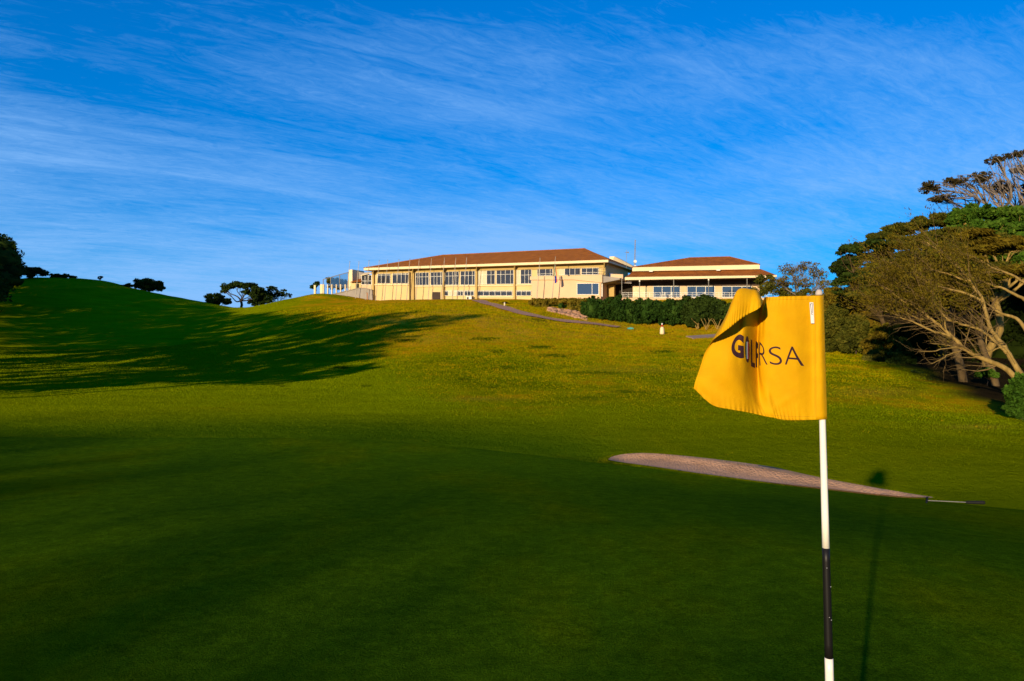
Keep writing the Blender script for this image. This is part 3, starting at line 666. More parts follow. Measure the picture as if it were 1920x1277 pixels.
# ---- right wing
FW=Facade(1172,113,1424,109.5)
def wing():
    F=FW; r=thing('pavilion',F.P(1300,560,-6),'lower clubhouse wing with double rust tiled roof and posted verandah','clubhouse')
    V=0.0; BW=-3.2   # verandah edge, back wall
    m=MB(); F.box(m,1186.5,1428,(508.5,505),(562,562),BW-.06,BW-9); m.build('wall',M_WALL2,r)
    # verandah roof
    a=F.P(1172.2,519.6,.1); b=F.P(1456,515.8,.1); c=F.P(1427,504.6,BW+.1); d=F.P(1187,509.2,BW+.1)
    m=MB(); k=Vector((0,0,-.1)); m.hexa([d,c,b,a]+[p+k for p in (d,c,b,a)]); m.build('verandah_roof',M_ROOF2,r)
    b2=b+F.n*(-10); c2=c+F.n*(-8)
    m=MB(); m.hexa([c,c2,b2,b]+[p+k for p in (c,c2,b2,b)]); m.build('verandah_roof',M_ROOF2,r)
    m=MB(); F.box(m,1171.7,1456.5,(519.8,516.0),(525.2,519.8),.28,.12); m.build('fascia',M_FASC,r)
    a=F.P(1171.7,519.8,.1); c=F.P(1171.7,525.2,.1); k=F.n*(-3.2); s2=F.e*.15; m=MB(); m.hexa([a,a+s2,c+s2,c]+[q+k for q in (a,a+s2,c+s2,c)]); m.build('fascia',M_FASC,r)
    m=MB(); q=[F.P(1173,524.4,.1),F.P(1456,519.2,.1),F.P(1456,519.7,.1),F.P(1173,524.9,.1)]; k=F.n*(BW+.1); m.hexa(q+[p+k for p in q]); m.build('soffit',M_BRN,r)
    # upper fascia and hipped roof
    OL=F.P(1184.8,501.2,BW+.75); OR=F.P(1424.6,495.8,BW+.75); back=F.n*(-10.8)
    m=MB(); F.box(m,1185.6,1424.4,(501.3,496),(508.6,504.6),BW+.7,BW+.5); m.build('fascia',M_FASC,r)
    a=F.P(1424.4,496,BW+.5); c=F.P(1424.4,504.6,BW+.5); k=F.n*(-10); m=MB(); s2=F.e*(-.18); m.hexa([a,a+s2,c+s2,c]+[q+k for q in (a,a+s2,c+s2,c)]); m.build('fascia',M_GREYR,r)
    R1=F.P(1294,483.6,BW-4.6); R2=F.P(1368,481.7,BW-4.6)
    m=MB(); i=m.pts([OL,OR,OR+back,OL+back,R1,R2]); m.f+=[(i,i+1,i+5,i+4),(i+1,i+2,i+5),(i+2,i+3,i+4,i+5),(i+3,i,i+4),(i,i+3,i+2,i+1)]; m.build('roof',M_ROOF2,r)
    m=MB(); m.tube([R1,R2],.11,6); m.tube([R2,OR],.10,6); m.tube([R1,OL],.10,6); m.build('ridge_tiles',M_ROOF2,r)
    for x,y in ((1220.5,508.4),(1347,506.4)):
        m=MB(); F.box(m,x-3.4,x+3.4,y-1.0,y+1.0,BW+1.5,BW+1.0); m.build('roof_vent',M_WHITE,r)
    # posts
    for x,y in ((1165.8,520),(1199.2,524.6),(1263.2,523.4),(1328.6,522.2),(1400.8,520.8)):
        m=MB(); F.box(m,x-.62,x+.62,y,562,.05,-.1); m.build('post',M_STEEL,r)
        if x in (1199.2,1328.6): m=MB(); F.box(m,x-1.1,x+1.1,y,y+3.4,.09,.055); m.build('post_lamp',M_WHITE,r)
    # lintel, its dark colour standing in for verandah shade, and back wall openings
    m=MB(); F.box(m,1184,1428,(525.5,519.5),(536.5,536.0),BW-.01,BW-.1); m.build('lintel_band',M_BRN,r)
    def pane_run(x0,x1,n): window(F,r,x0,x1,(536.5,536.3),(558,558),[i/n for i in range(1,n)],[],off=BW,fw=.9,gm=M_GLASSB)
    pane_run(1224.5,1275.5,3); pane_run(1288,1340.5,3); pane_run(1353.5,1410,3)
    m=MB(); F.box(m,1187,1214,538.5,557,BW+.02,BW-.08); m.build('door',mat('cream_shutter',(.62,.58,.36)),r)
    for x0,x1 in ((1275.8,1287.6),(1340.8,1353.2),(1214.5,1224.2),(1410.5,1422)):
        m=MB(); F.box(m,x0,x1,536.4,560,BW+.12,BW-.05); m.build('pillar',M_WALL2,r)
    # terrace floor and rail
    m=MB(); F.box(m,1160,1450,558.2,564,.2,BW-.1); m.build('terrace_floor',M_WALL2,r)
    m=MB()
    for y in (548.3,551.6,555): F.box(m,1166,1450,y,y+.45,.03,-.02)
    for i in range(29): x=1168+i*10; F.box(m,x-.2,x+.2,548.4,558.4,.028,-.018)
    m.build('railing',M_WHITE,r)
    # masts on the roof behind
wing()
def terrace_sets():
    F=FW
    def chair(x,where):
        c=F.P(x,558.4,-1.3); r=thing('terrace_chair',c,'white terrace chair '+where,'chair','white chairs on the verandah')
        m=MB(); m.box((c.x,c.y,c.z+.45),(.25,.25,.03)); m.build('seat',M_WHITE,r)
        m=MB(); m.box((c.x+.24,c.y,c.z+.72),(.025,.24,.22)); m.build('backrest',M_WHITE,r)
        for sx in (-1,1):
            for sy in (-1,1): m=MB(); m.tube([(c.x+.21*sx,c.y+.21*sy,c.z),(c.x+.2*sx,c.y+.2*sy,c.z+.42)],.025,4); m.build('leg',M_WHITE,r)
    for x,w_ in ((1243,'before the first group of verandah windows'),(1257,'just left of the second tall verandah post'),(1281,'in front of the pillar between the first and second window groups'),(1318,'left of the white lamp topped middle post')): chair(x,w_)
terrace_sets()
def masts():
    # lattice radio mast
    F=FW; b0=F.P(1190,502,-14); t0=F.P(1191,449.5,-14); r=thing('radio_mast',b0,'tall thin lattice radio mast behind the roofs between the two wings','mast')
    m=MB(); h=(t0-b0); 
    for a in range(3):
        c=Vector((math.cos(a*2.09),math.sin(a*2.09),0)); m.tube([b0+c*.20,t0+c*.08],.035,4)
    for k in range(14):
        f0=k/14; f1=(k+1)/14
        for a in range(3):
            c=Vector((math.cos(a*2.09),math.sin(a*2.09),0)); d=Vector((math.cos((a+1)*2.09),math.sin((a+1)*2.09),0))
            m.tube([b0+h*f0+c*(.20-.12*f0),b0+h*f1+d*(.20-.12*f1)],.018,3)
    m.build('lattice',M_STEEL,r)
    p=b0+h*.22; m=MB(); m.tube([p,p+Vector((.05,-.3,0))],.28,10); m.build('dish',M_WHITE,r)
    p=b0+h*.04; m=MB(); m.tube([p,p+Vector((.05,-.3,0))],.22,10); m.build('dish',M_WHITE,r)
    b1=F.P(1174.5,503,-13); t1=F.P(1174.8,468.5,-13); r=thing('aerial',b1,'short aerial with a wind vane left of the lattice mast','aerial')
    m=MB(); m.tube([b1,t1],.04,4); m.build('pole',M_STEEL,r); q=b1+(t1-b1)*.86; m=MB(); m.tube([q-Vector((.35,0,0)),q+Vector((.35,0,0))],.04,4); m.box((q.x+.3,q.y,q.z),(.12,.02,.12)); m.build('vane',M_STEEL,r)
masts()
# ---- flagpoles on the lawn in front of the clubhouse
FP=Facade(690,138,1137,114)
def flagpoles():
    tops=[656,673,692,711,727,748,768.6,786,809,833.5,854.7,875]; ty=[491.5,491.5,489,489,488.5,487.5,486.5,486.5,485.5,484.5,484.5,484]
    M=mat('flagpole_paint',(.42,.36,.27),(.34,.29,.21),1,.4)
    rnd=random.Random(3); places=['first from the left, standing clear of the roof against the sky','second from the left beside the white end pier','third from the left before the annex window','fourth from the left beside the first tall window','fifth from the left before the first window bay','sixth from the left near the middle of the first bay','seventh from the left just by the brown downpipe','eighth from the left before the second window bay','ninth from the left beside the brown door','tenth from the left before the column right of the door','eleventh from the left before the third window bay','twelfth from the left by the air conditioner']
    def pole(x,y,label):
        bx=x-6.6; b=FP.P(bx,563,0); b.z=Hs(b.x,b.y)-.1; t=FP.P(x,y,0)
        r=thing('flagpole',b,label,'flagpole','empty flagpoles along the clubhouse lawn')
        m=MB(); m.tube([b,b+(t-b)*.5,t],[.085,.065,.04],6); m.build('pole',M,r)
        m=MB(); m.tube([t,t+Vector((0,0,.16))],[.09,.05],6); m.build('finial',M_STEEL,r)
        return r,b,t
    for x,y,l in zip(tops,ty,places): pole(x,y,'thin leaning flagpole, '+l)
    r,b,t=pole(1012.6,484.5,'bare flagpole in front of the left end of the peach terrace block')
    r,b,t=pole(1041.5,482.5,'flagpole carrying a limp national flag before the peach terrace block')
    r['group']='flagpole with flag'; del r['group']
    # limp flag of six colours
    cols=[('green',(.02,.16,.05)),('white',(.7,.7,.68)),('red',(.5,.03,.02)),('blue',(.02,.03,.22)),('yellow',(.75,.48,.03))]
    mats={k:mat('flag_'+k,c,tuple(x*.8 for x in c),6,.8) for k,c in cols}
    d=(t-b).normalized(); p0=t-d*1.0; L=3.5
    f=thing('national_flag',p0,'limp green, white, blue and red flag hanging down its pole','flag')
    wv=lambda v,u:p0-Vector((0,0,1))*(v*L)+FP.e*(-.02+u*(.12+.42*v))+FP.n*(.09+.10*math.sin(v*9+u*7)*u)
    strips=[('green',0,.55,.0,.45),('white',0,.62,.45,.6),('yellow',.1,.5,.6,.68),('red',.05,.7,.68,1.0),('green',.55,.66,.0,.45),('blue',.64,1.0,.0,.68),('red',.7,.95,.68,1.0)]
    for c,v0,v1,u0,u1 in strips:
        m=MB(); n=8; base=len(m.v)
        for i in range(n+1):
            for j in range(4): m.v.append(tuple(wv(v0+(v1-v0)*i/n,u0+(u1-u0)*j/3)))
        for i in range(n):
            for j in range(3): a=i*4+j; m.f.append((a,a+1,a+5,a+4))
        m.build('stripe',mats[c],f,smooth=True)
flagpoles()
def marker():
    h_=hit(1241.5,626.5); b=onray(1241.5,h_[1]); s=84/FPX; r=thing('marker_post',b,'white distance marker with a red band and white knob near the hedge','marker')
    def lathe(nm,prof,m_): 
        m=MB(); m.tube([b+Vector((0,0,z)) for z,_ in prof],[q for _,q in prof],10); m.build(nm,m_,r,smooth=True)
    lathe('cone',[(-.05,.30),(.25,.27),(.7,.22),(.86,.13)],M_FASC); lathe('red_band',[(.861,.13),(1.0,.12),(1.1,.09)],mat('red_paint',(.45,.05,.03))); lathe('knob',[(1.101,.05),(1.16,.10),(1.24,.09),(1.30,.03)],M_WHITE)
    b=onray(1182,hit(1182,617.5)[1]); r=thing('teal_cover',b,'small teal cover lying on the grass below the hedge','cover')
    m=MB(); m.box((b.x,b.y,b.z+.1),(.36,.2,.1)); m.build('lid',mat('teal_plastic',(.05,.32,.30)),r); m=MB(); m.box((b.x,b.y-.05,b.z+.225),(.12,.08,.022)); m.build('handle',mat('teal_plastic',(.05,.32,.30)),r)
    b=onray(946,hit(946,574.5)[1]); r=thing('path_bollard',b,'small pale bollard beside the curling paved path','bollard'); m=MB(); m.tube([b,b+Vector((0,0,.5))],[.12,.1],8); m.build('body',M_FASC,r); m=MB(); m.tube([b+Vector((0,0,.501)),b+Vector((0,0,.6))],[.13,.05],8); m.build('cap',M_WHITE,r)
marker()
# ------------------------------------------------------------------ vegetation
L_DARK=leafmat('leaf_dark_green',[(.012,.022,.006),(.03,.05,.008),(.05,.08,.012)],.25)
L_GREEN=leafmat('leaf_bright_green',[(.025,.06,.006),(.06,.13,.012),(.12,.19,.02)],.35)
L_SHADED=leafmat('leaf_painted_shade',[(.003,.005,.0015),(.008,.013,.002),(.016,.024,.003)],.15)  # leaf colour taken near black to stand for shade inside the wood
L_DUSK=leafmat('leaf_dusky',[(.02,.018,.008),(.055,.042,.014),(.085,.06,.018)],.25)
BARKT=mat('twig_brown',(.20,.13,.05),(.11,.07,.025),4,.95)
BARKM=mat('bark_umber',(.12,.08,.035),(.07,.045,.02),4,.95,.02,14,stretch=(1,1,.3))
L_OLIVE=leafmat('leaf_olive',[(.025,.030,.006),(.075,.080,.010),(.15,.13,.018)],.3)
L_BROWN=leafmat('leaf_russet',[(.025,.02,.002),(.085,.060,.006),(.19,.135,.012),(.11,.115,.006)],.3)
L_HEDGE=leafmat('leaf_hedge',[(.010,.026,.005),(.024,.055,.008),(.045,.085,.012)],.2)
L_GOLDH=leafmat('leaf_clipped_gold',[(.08,.07,.008),(.17,.13,.012),(.25,.17,.02)],.25)
BARK=mat('bark_tan',(.32,.21,.06),(.18,.115,.03),4,.9,.02,14,stretch=(1,1,.3))
BARKD=mat('bark_dark',(.07,.05,.03),(.04,.028,.018),4,.9,.02,14)
BARKG=mat('bark_grey',(.24,.19,.15),(.15,.12,.10),4,.9,.02,14)
def leaf_cloud(C,R,n,size,rg,direc=None,elong=1.7,shell=.5,blobs=14,blobr=.33,flat=0.0):
    """n leaves spread over ellipsoid clumps through sub-blobs"""
    C=np.asarray(C,float); R=np.asarray(R,float); vol=(R[:,0]*R[:,1]*R[:,2])**.67; p=vol/vol.sum()
    bi=[]; br=[]
    for c,r in zip(C,R):
        k=max(3,int(blobs)); g=rg.normal(size=(k,3)); g/=np.linalg.norm(g,axis=1)[:,None]; rad=rg.uniform(shell,1.0,k)**.6
        bi.append(c+g*rad[:,None]*r*.86); br.append(np.repeat((r*blobr*np.ones(3))[None],k,0)*rg.uniform(.55,1.35,(k,1)))
    bi=np.array(bi); br=np.array(br)
    ci=rg.choice(len(C),n,p=p); b=rg.integers(0,bi.shape[1],n); g=rg.normal(size=(n,3)); g/=np.linalg.norm(g,axis=1)[:,None]
    g*=(rg.random(n)**.45)[:,None]; pos=bi[ci,b]+g*br[ci,b]
    # leaf axes
    a=rg.normal(size=(n,3))
    if direc is not None: a=a*.45+np.array(direc)
    a/=np.linalg.norm(a,axis=1)[:,None]; q=rg.normal(size=(n,3)); 
    if flat: q[:,2]*=(1-flat)
    q-=a*(q*a).sum(1)[:,None]; q/=np.linalg.norm(q,axis=1)[:,None]
    s=size*rg.uniform(.6,1.4,n)[:,None]; A=a*s*elong*.5; Q=q*s*.5
    V=np.stack([pos-A,pos+Q-A*.1,pos+A,pos-Q-A*.1],1).reshape(-1,3); return V
def quads(V): return np.arange(len(V)).reshape(-1,4)
def core(C,R,rg,k=.72):
    """lumpy inner masses so that a dense crown is not see-through"""
    bm=bmesh.new(); 
    for c,r in zip(C,R):
        q=bmesh.ops.create_icosphere(bm,subdivisions=2,radius=1)
        ph=rg.uniform(0,6,3)
        for v in q['verts']:
            n=v.co.copy(); f=k*(1+.18*math.sin(5*n.x+ph[0])*math.sin(4*n.y+ph[1])+.12*math.sin(9*n.z+ph[2]+3*n.x))
            v.co=Vector((c[0]+n.x*r[0]*f,c[1]+n.y*r[1]*f,c[2]+n.z*r[2]*f))
    V=np.array([v.co[:] for v in bm.verts]); F=np.array([[v.index for v in f.verts] for f in bm.faces]); bm.free(); return V,F
def branch(mb,p,q,r0,r1,rg,n=5,wob=.06,seg=6,sag=0):
    p=Vector(p); q=Vector(q); L=(q-p).length; P=[]; R=[]
    w1=Vector(rg.normal(size=3))*L*wob; w2=Vector(rg.normal(size=3))*L*wob
    for i in range(seg+1):
        t=i/seg; v=p.lerp(q,t)+w1*math.sin(math.pi*t)+w2*math.sin(2*math.pi*t)*.6; v.z+=sag*L*math.sin(math.pi*t)
        P.append(v); R.append(r0+(r1-r0)*t**.8)
    mb.tube(P,R,n,cap=False); return P
def px_clumps(L,dz=1.0):
    """(column,row,distance,half width,half height[,depth half]) in picture units -> centres and radii in metres"""
    C=[];R=[]
    for q in L:
        px,py,D,a,b=q[:5]; C.append(at(px,py,D)); s=D/FPX; R.append((a*s,(q[5] if len(q)>5 else max(a,b)*s*.9*dz),b*s))
    return np.array(C),np.array(R)
def tree(name,base,clumps,label,cat,leaf,bark,nleaf,size,seed,tr=.25,group=None,fork=.35,cores=0,twigs=5,direc=None,elong=1.7,blobs=14,shell=.5,blobr=.33,wob=.07,lean=None,limbs=True,twl=1.0,flat=0):
    rg=np.random.default_rng(seed); C,R=clumps; base=Vector(base); r=thing(name,base,label,cat,group)
    cen=Vector(C.mean(0)); topz=float((C[:,2]).mean()); mb=MB()
    fk=base.lerp(Vector((cen.x,cen.y,topz)),fork)
    if lean: fk+=Vector(lean)
    branch(mb,base-Vector((0,0,.3)),fk,tr,tr*.75,rg,8,.04,6)
    if limbs:
        for c,q in zip(C,R):
            P=branch(mb,fk,Vector(c)-Vector((0,0,q[2]*.3)),tr*.55,tr*.13,rg,6,wob,8,-.06)
            for k in range(twigs):
                s=P[int(rg.integers(4,9))]; g=Vector(rg.normal(size=3)); g.normalize(); e=Vector(c)+Vector((g.x*q[0],g.y*q[1],abs(g.z)*q[2]*.9))*.85*twl
                Q=branch(mb,s,e,tr*.16,tr*.03,rg,4,.09,5)
                for j in range(3):
                    g=Vector(rg.normal(size=3)); e2=Q[3]+Vector((g.x*q[0],g.y*q[1],g.z*q[2]))*.35; branch(mb,Q[int(rg.integers(1,4))],e2,tr*.06,tr*.018,rg,3,.1,3)
    mb.build('trunk',bark,r,smooth=True)
    V=leaf_cloud(C,R,nleaf,size,rg,direc,elong,shell,blobs,blobr,flat); F=quads(V)
    np_mesh('crown',V,F,leaf,r)
    if cores:
        V,F=core(C,R,rg,cores); np_mesh('inner_crown',V,F,leaf,r,smooth=False)
    return r
def gb(px,D,dz=0):
    p=onray(px,D); return (p.x,p.y,p.z+dz)
WD=(-.86,.1,.42)   # the sea wind has combed everything up and to the left
# --- right-hand wood, back to front
tree('coastal_tree',gb(1850,62),px_clumps([(1745,352,55,24,14),(1790,340,55,24,12),(1838,332,56,26,12),(1880,352,57,28,13),(1870,300,55,22,9),(1905,290,55,22,8),(1925,318,56,30,12),(1935,350,56,26,14),(1960,300,56,30,14),(1765,372,55,26,8)]),
 'sparse grey branched flat topped tree rising above the wood against the sky','tree',L_DUSK,BARKG,12000,.10,11,tr=.34,fork=.72,twigs=20,blobs=40,shell=.1,blobr=.24,elong=1.5,lean=(1.5,0,0),wob=.10)
tree('umbrella_tree',gb(1680,56),px_clumps([(1592,468,52,24,11),(1612,463,52,20,10),(1645,460,50,36,12),(1574,502,53,18,11),(1582,526,54,26,11),(1630,512,54,36,14),(1590,490,53,30,12),(1655,480,52,40,14),(1600,515,53,34,16),(1605,545,55,36,14),(1660,498,54,34,16),(1640,545,56,40,16)]),
 'flat padded dark green umbrella tree at the left edge of the wood','tree',L_DARK,BARKM,44000,.13,12,tr=.22,fork=.45,twigs=7,blobs=20,shell=.2,cores=.5,flat=.4)
tree('umbrella_tree',gb(1765,54),px_clumps([(1690,428,50,34,12),(1650,444,50,24,9),(1730,418,49,36,13),(1770,410,49,34,13),(1700,455,49,42,13),(1745,450,48,44,16),(1706,480,49,36,12)]),
 'broad dark tree behind the windswept one, its crown stepping up to the right','tree',L_OLIVE,BARKM,42000,.11,13,tr=.28,fork=.5,twigs=6,direc=WD,elong=2.6,blobs=20,shell=.2,cores=.6)
tree('milkwood_tree',gb(1850,50),px_clumps([(1795,408,47,26,16),(1830,398,47,30,16),(1872,402,47,34,17),(1915,405,47,36,18),(1850,430,46,44,20),(1905,440,46,44,22),(1800,436,46,30,16),(1960,420,46,40,30),(1925,478,47,40,26),(1960,510,47,44,30),(1890,470,48,36,20)]),
 'bright green leafy tree crown at the top right of the wood','tree',L_GREEN,BARK,42000,.15,14,tr=.3,fork=.5,twigs=3,blobs=40,shell=.4,cores=.5,blobr=.26)
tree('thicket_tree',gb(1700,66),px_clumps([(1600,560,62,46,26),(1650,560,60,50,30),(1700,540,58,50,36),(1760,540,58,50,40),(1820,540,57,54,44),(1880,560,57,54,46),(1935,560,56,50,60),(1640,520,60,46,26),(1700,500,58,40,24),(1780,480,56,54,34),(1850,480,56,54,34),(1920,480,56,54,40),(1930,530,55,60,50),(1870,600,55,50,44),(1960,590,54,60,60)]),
 'shade darkened green thicket crown filling the middle of the wood','tree',L_SHADED,BARKD,52000,.17,15,tr=.3,fork=.4,twigs=2,blobs=22,cores=.85)
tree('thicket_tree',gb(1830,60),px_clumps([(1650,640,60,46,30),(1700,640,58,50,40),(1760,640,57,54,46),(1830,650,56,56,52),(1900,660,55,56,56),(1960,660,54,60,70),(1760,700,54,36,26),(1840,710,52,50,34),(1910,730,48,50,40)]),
 'shade darkened lower mass of undergrowth at the back of the wood','undergrowth',L_SHADED,BARKD,42000,.16,16,tr=.2,fork=.3,twigs=2,blobs=22,cores=.88)
for i,(px,D,top,lean,rd,lb) in enumerate(((1806,40,560,-.6,.20,'stout tan trunk standing in the dark wood left of the leaning tree'),(1868,38,600,-.4,.17,'second tan trunk in the shade just left of the bright green shrub'))):
    b=gb(px,D); t=at(px-30,top,D+1); rg=np.random.default_rng(40+i); r=thing('forest_tree',b,lb,'tree','shaded trunks in the wood')
    mb=MB(); P=branch(mb,Vector(b)-Vector((0,0,.3)),t,rd*1.25,rd*.8,rg,8,.03,8)
    for k in range(5): e=Vector(P[-1])+Vector((rg.uniform(-3.5,.5),rg.uniform(-1,2),rg.uniform(1,3.5))); branch(mb,P[-1-k%3],e,rd*.5,rd*.1,rg,5,.08,6)
    mb.build('trunk',BARKM,r,smooth=True)
    V=leaf_cloud([(t[0]-1,t[1],t[2]+2.2)],[(2.6,2,1.3)],6000,.12,rg,WD,2,.3,20,.3); np_mesh('crown',V,quads(V),L_OLIVE if i==0 else L_SHADED,r)
# leafy shrubs along the left foot of the wood
shr=[(1568,600,60,34,34,L_OLIVE,'olive shrub right beside the yellow flag at the left end of the wood'),(1560,560,62,28,26,L_BROWN,'russet bush crown rising behind the top of the flagstick'),(1605,625,58,36,40,L_OLIVE,'round olive bush, second along the foot of the wood'),(1652,640,55,34,40,L_BROWN,'brownish bush in the middle of the row along the wood edge'),(1560,640,60,24,26,L_OLIVE,'low olive bush on the grass just right of the flag cloth'),(1690,665,50,26,32,L_DARK,'dark green bush where the grass bank meets the shade'),(1640,675,52,24,20,L_OLIVE,'small speckled bush at the grass edge below the brownish bush')]
for i,(px,py,D,a,b,lm,lb) in enumerate(shr):
    s=D/FPX; bs=onray(px,D)
    tree('shrub',tuple(bs),px_clumps([(px,py,D,a*.75,b*.8),(px-a*.45,py+b*.3,D-.5,a*.6,b*.55),(px+a*.45,py+b*.3,D,a*.6,b*.6),(px+a*.1,py-b*.45,D,a*.55,b*.5)]),lb,'shrub',lm,BARKD,15000,.12,60+i,tr=.08,fork=.3,twigs=4,blobs=30,cores=.42,group=None)
# shaded low ferns/saplings inside
for i,(px,py,D,a,b,lb) in enumerate(((1720,708,44,16,12,'small dark fern clump at the edge of shade'),(1800,745,36,24,16,'low dark plant at the foot of the stout trunk'),(1748,722,40,18,12,'low leafy sapling between the bush and the stout trunk'),(1850,700,38,20,9,'green spray of leaves in front of the second trunk'))):
    tree('undergrowth_plant',gb(px,D),px_clumps([(px,py,D,a,b),(px+a*.6,py+b*.4,D,a*.6,b*.6)]),lb,'plant',L_DARK if i!=3 else L_GREEN,BARKD,1300,.12,80+i,tr=.03,twigs=3,blobs=12)
tree('shrub',gb(1912,25),px_clumps([(1908,740,25,22,26),(1925,772,25,24,26),(1898,765,25,14,16),(1915,715,25,16,16),(1930,800,24.5,22,14)]),'bright green leafy shrub at the right edge below the leaning branches','shrub',L_GREEN,BARKD,9000,.075,90,tr=.04,twigs=5,blobs=26,cores=.3)
# the big windswept tree in front, its trunk leaning in from the right
def windswept():
    c=lambda L,D0,D1:[Vector(at(1520+x/4.2575,520+y/4.2575,D0+(D1-D0)*i/(len(L)-1))) for i,(x,y) in enumerate(L)]
    base=onray(2010,29); r=thing('windswept_tree',base,'big windswept tree with long tan limbs combed out to the left','tree')
    rg=np.random.default_rng(77); mb=MB(); tw=MB()
    fork=Vector(at(1928,738,30)); mb.tube([base-Vector((0,0,.4)),base.lerp(fork,.5)+Vector((.1,0,.1)),fork],[.36,.32,.28],8,cap=False)
    limbs=[([(1740,930),(1703,860),(1600,765),(1500,700),(1300,615),(1200,545),(1080,430),(960,330),(850,250),(700,160),(600,80)],30,33,.17,.025),
     ([(1740,930),(1690,800),(1600,650),(1520,520),(1430,400),(1380,200),(1290,60),(1180,-90),(1060,-190),(930,-280)],30,35,.16,.025),
     ([(1560,600),(1480,520),(1350,420),(1230,380),(1100,335),(1000,240),(900,170),(760,100),(640,20)],31,33,.085,.015),
     ([(1200,545),(1110,470),(950,420),(820,355),(740,330),(640,280),(520,250)],31.5,32.5,.075,.012),
     ([(1215,570),(1110,565),(960,590),(855,588)],31.5,30.5,.045,.012),([(1200,590),(1120,610),(1050,650),(960,690)],31.5,31,.04,.010),([(1180,555),(1070,540),(955,522)],31.6,31,.035,.010),
     ([(1640,690),(1540,560),(1420,590),(1400,480),(1420,400)],30,31,.05,.012),
     ([(1740,450),(1640,330),(1500,280),(1400,210),(1280,150),(1150,90),(1020,20)],32,35,.10,.015),
     ([(1740,200),(1620,130),(1480,70),(1330,20),(1200,-60),(1080,-110)],33,36,.09,.015),
     ([(1740,60),(1600,-20),(1450,-80),(1300,-160),(1130,-220)],34,37,.08,.012),
     ([(1380,200),(1250,130),(1080,90),(950,50),(820,-20),(700,-90),(560,-140)],32.5,35,.07,.012),
     ([(1270,40),(1120,-20),(980,-60),(900,-130),(790,-200)],33.5,36,.06,.012),
     ([(960,330),(860,330),(760,280),(650,240)],32.2,32.5,.04,.010),([(1080,430),(1060,300),(1000,150),(930,40)],32,33.5,.05,.012)]
    tips=[]
    for L,d0,d1,r0,r1 in limbs:
        P0=c(L,d0,d1); P=[]
        for i in range(len(P0)-1):
            a=P0[max(i-1,0)];b=P0[i];d=P0[i+1];e=P0[min(i+2,len(P0)-1)]
            for k in range(4):
                t=k/4; P.append(.5*((2*b)+(d-a)*t+(2*a-5*b+4*d-e)*t*t+(3*b-a-3*d+e)*t**3)+Vector(rg.normal(0,.015,3)))
        P.append(P0[-1]); n=len(P); R=[r0+(r1-r0)*(i/(n-1))**.8 for i in range(n)]; mb.tube(P,R,6,cap=False)
        small=r0<.05
        for i in range(int(n*(.30 if not small else .5)),n-1):
            for k in range(1 if small else 2):
                if rg.random()<(.6 if small else .25): continue
                t=(P[i+1]-P[i]).normalized(); g=Vector(rg.normal(size=3))*.55; dr=(t*.7+Vector(WD)*.7+g).normalized(); ln=rg.uniform(.5,1.9)*(.6 if small else 1)
                Q=branch(tw,P[i],P[i]+dr*ln,R[i]*.34+.004,.005,rg,4,.06,5)
                for j in range(3):
                    q=Q[int(rg.integers(1,6))]; dr2=(dr+Vector(rg.normal(size=3))*.45).normalized(); l2=rg.uniform(.3,.9); branch(tw,q,q+dr2*l2,.008,.003,rg,3,.06,3)
                    if not small: tips.append((q+dr2*l2*.8,dr2))
                if not small: tips.append((Q[-1],dr))
    mb.build('trunk',BARK,r,smooth=True); tw.build('twigs',BARKT,r,smooth=True)
    # feathery sprays at the twig ends
    T=np.array([t[0][:] for t in tips]); Dd=np.array([t[1][:] for t in tips]); u,v=proj(T[:,0],T[:,1],T[:,2])
    keep=((v<590-(u-1650)*.12)&(rg.random(len(T))<.9))|(rg.random(len(T))<.06); T=T[keep]; Dd=Dd[keep]; k=26; n=len(T)*k
    pos=np.repeat(T,k,0)+rg.normal(0,.17,(n,3))+np.repeat(Dd,k,0)*rg.uniform(-.3,.35,(n,1)); a=np.repeat(Dd,k,0)+rg.normal(0,.35,(n,3)); a/=np.linalg.norm(a,axis=1)[:,None]
    q=rg.normal(size=(n,3)); q-=a*(q*a).sum(1)[:,None]; q/=np.linalg.norm(q,axis=1)[:,None]; s=rg.uniform(.6,1.4,(n,1)); A=a*s*.075; Q=q*s*.017
    V=np.stack([pos-A,pos+Q,pos+A,pos-Q],1).reshape(-1,3); np_mesh('crown',V,quads(V),L_BROWN,r)
    print('windswept sprays',len(T))
    C,R=px_clumps([(1690,505,38,38,12),(1740,492,38,40,13),(1800,478,39,44,15),(1860,462,39,44,16),(1910,458,39,40,18),(1770,530,37,40,12),(1840,515,38,44,14),(1900,510,38,40,14),(1680,548,36,38,10),(1720,560,36,34,10),(1830,440,40,40,11),(1660,530,37,30,9),(1640,562,36,26,9)])
    V=leaf_cloud(C,R,52000,.085,rg,WD,3.6,.1,44,np.array([.34,.24,.10])); np_mesh('crown_spray',V,quads(V),L_BROWN,r)
    C=C+np.array([0,1.6,.35]); V=leaf_cloud(C,R*1.1,62000,.09,rg,WD,3,.1,44,np.array([.34,.24,.11])); np_mesh('crown_spray',V,quads(V),L_OLIVE,r)
windswept()
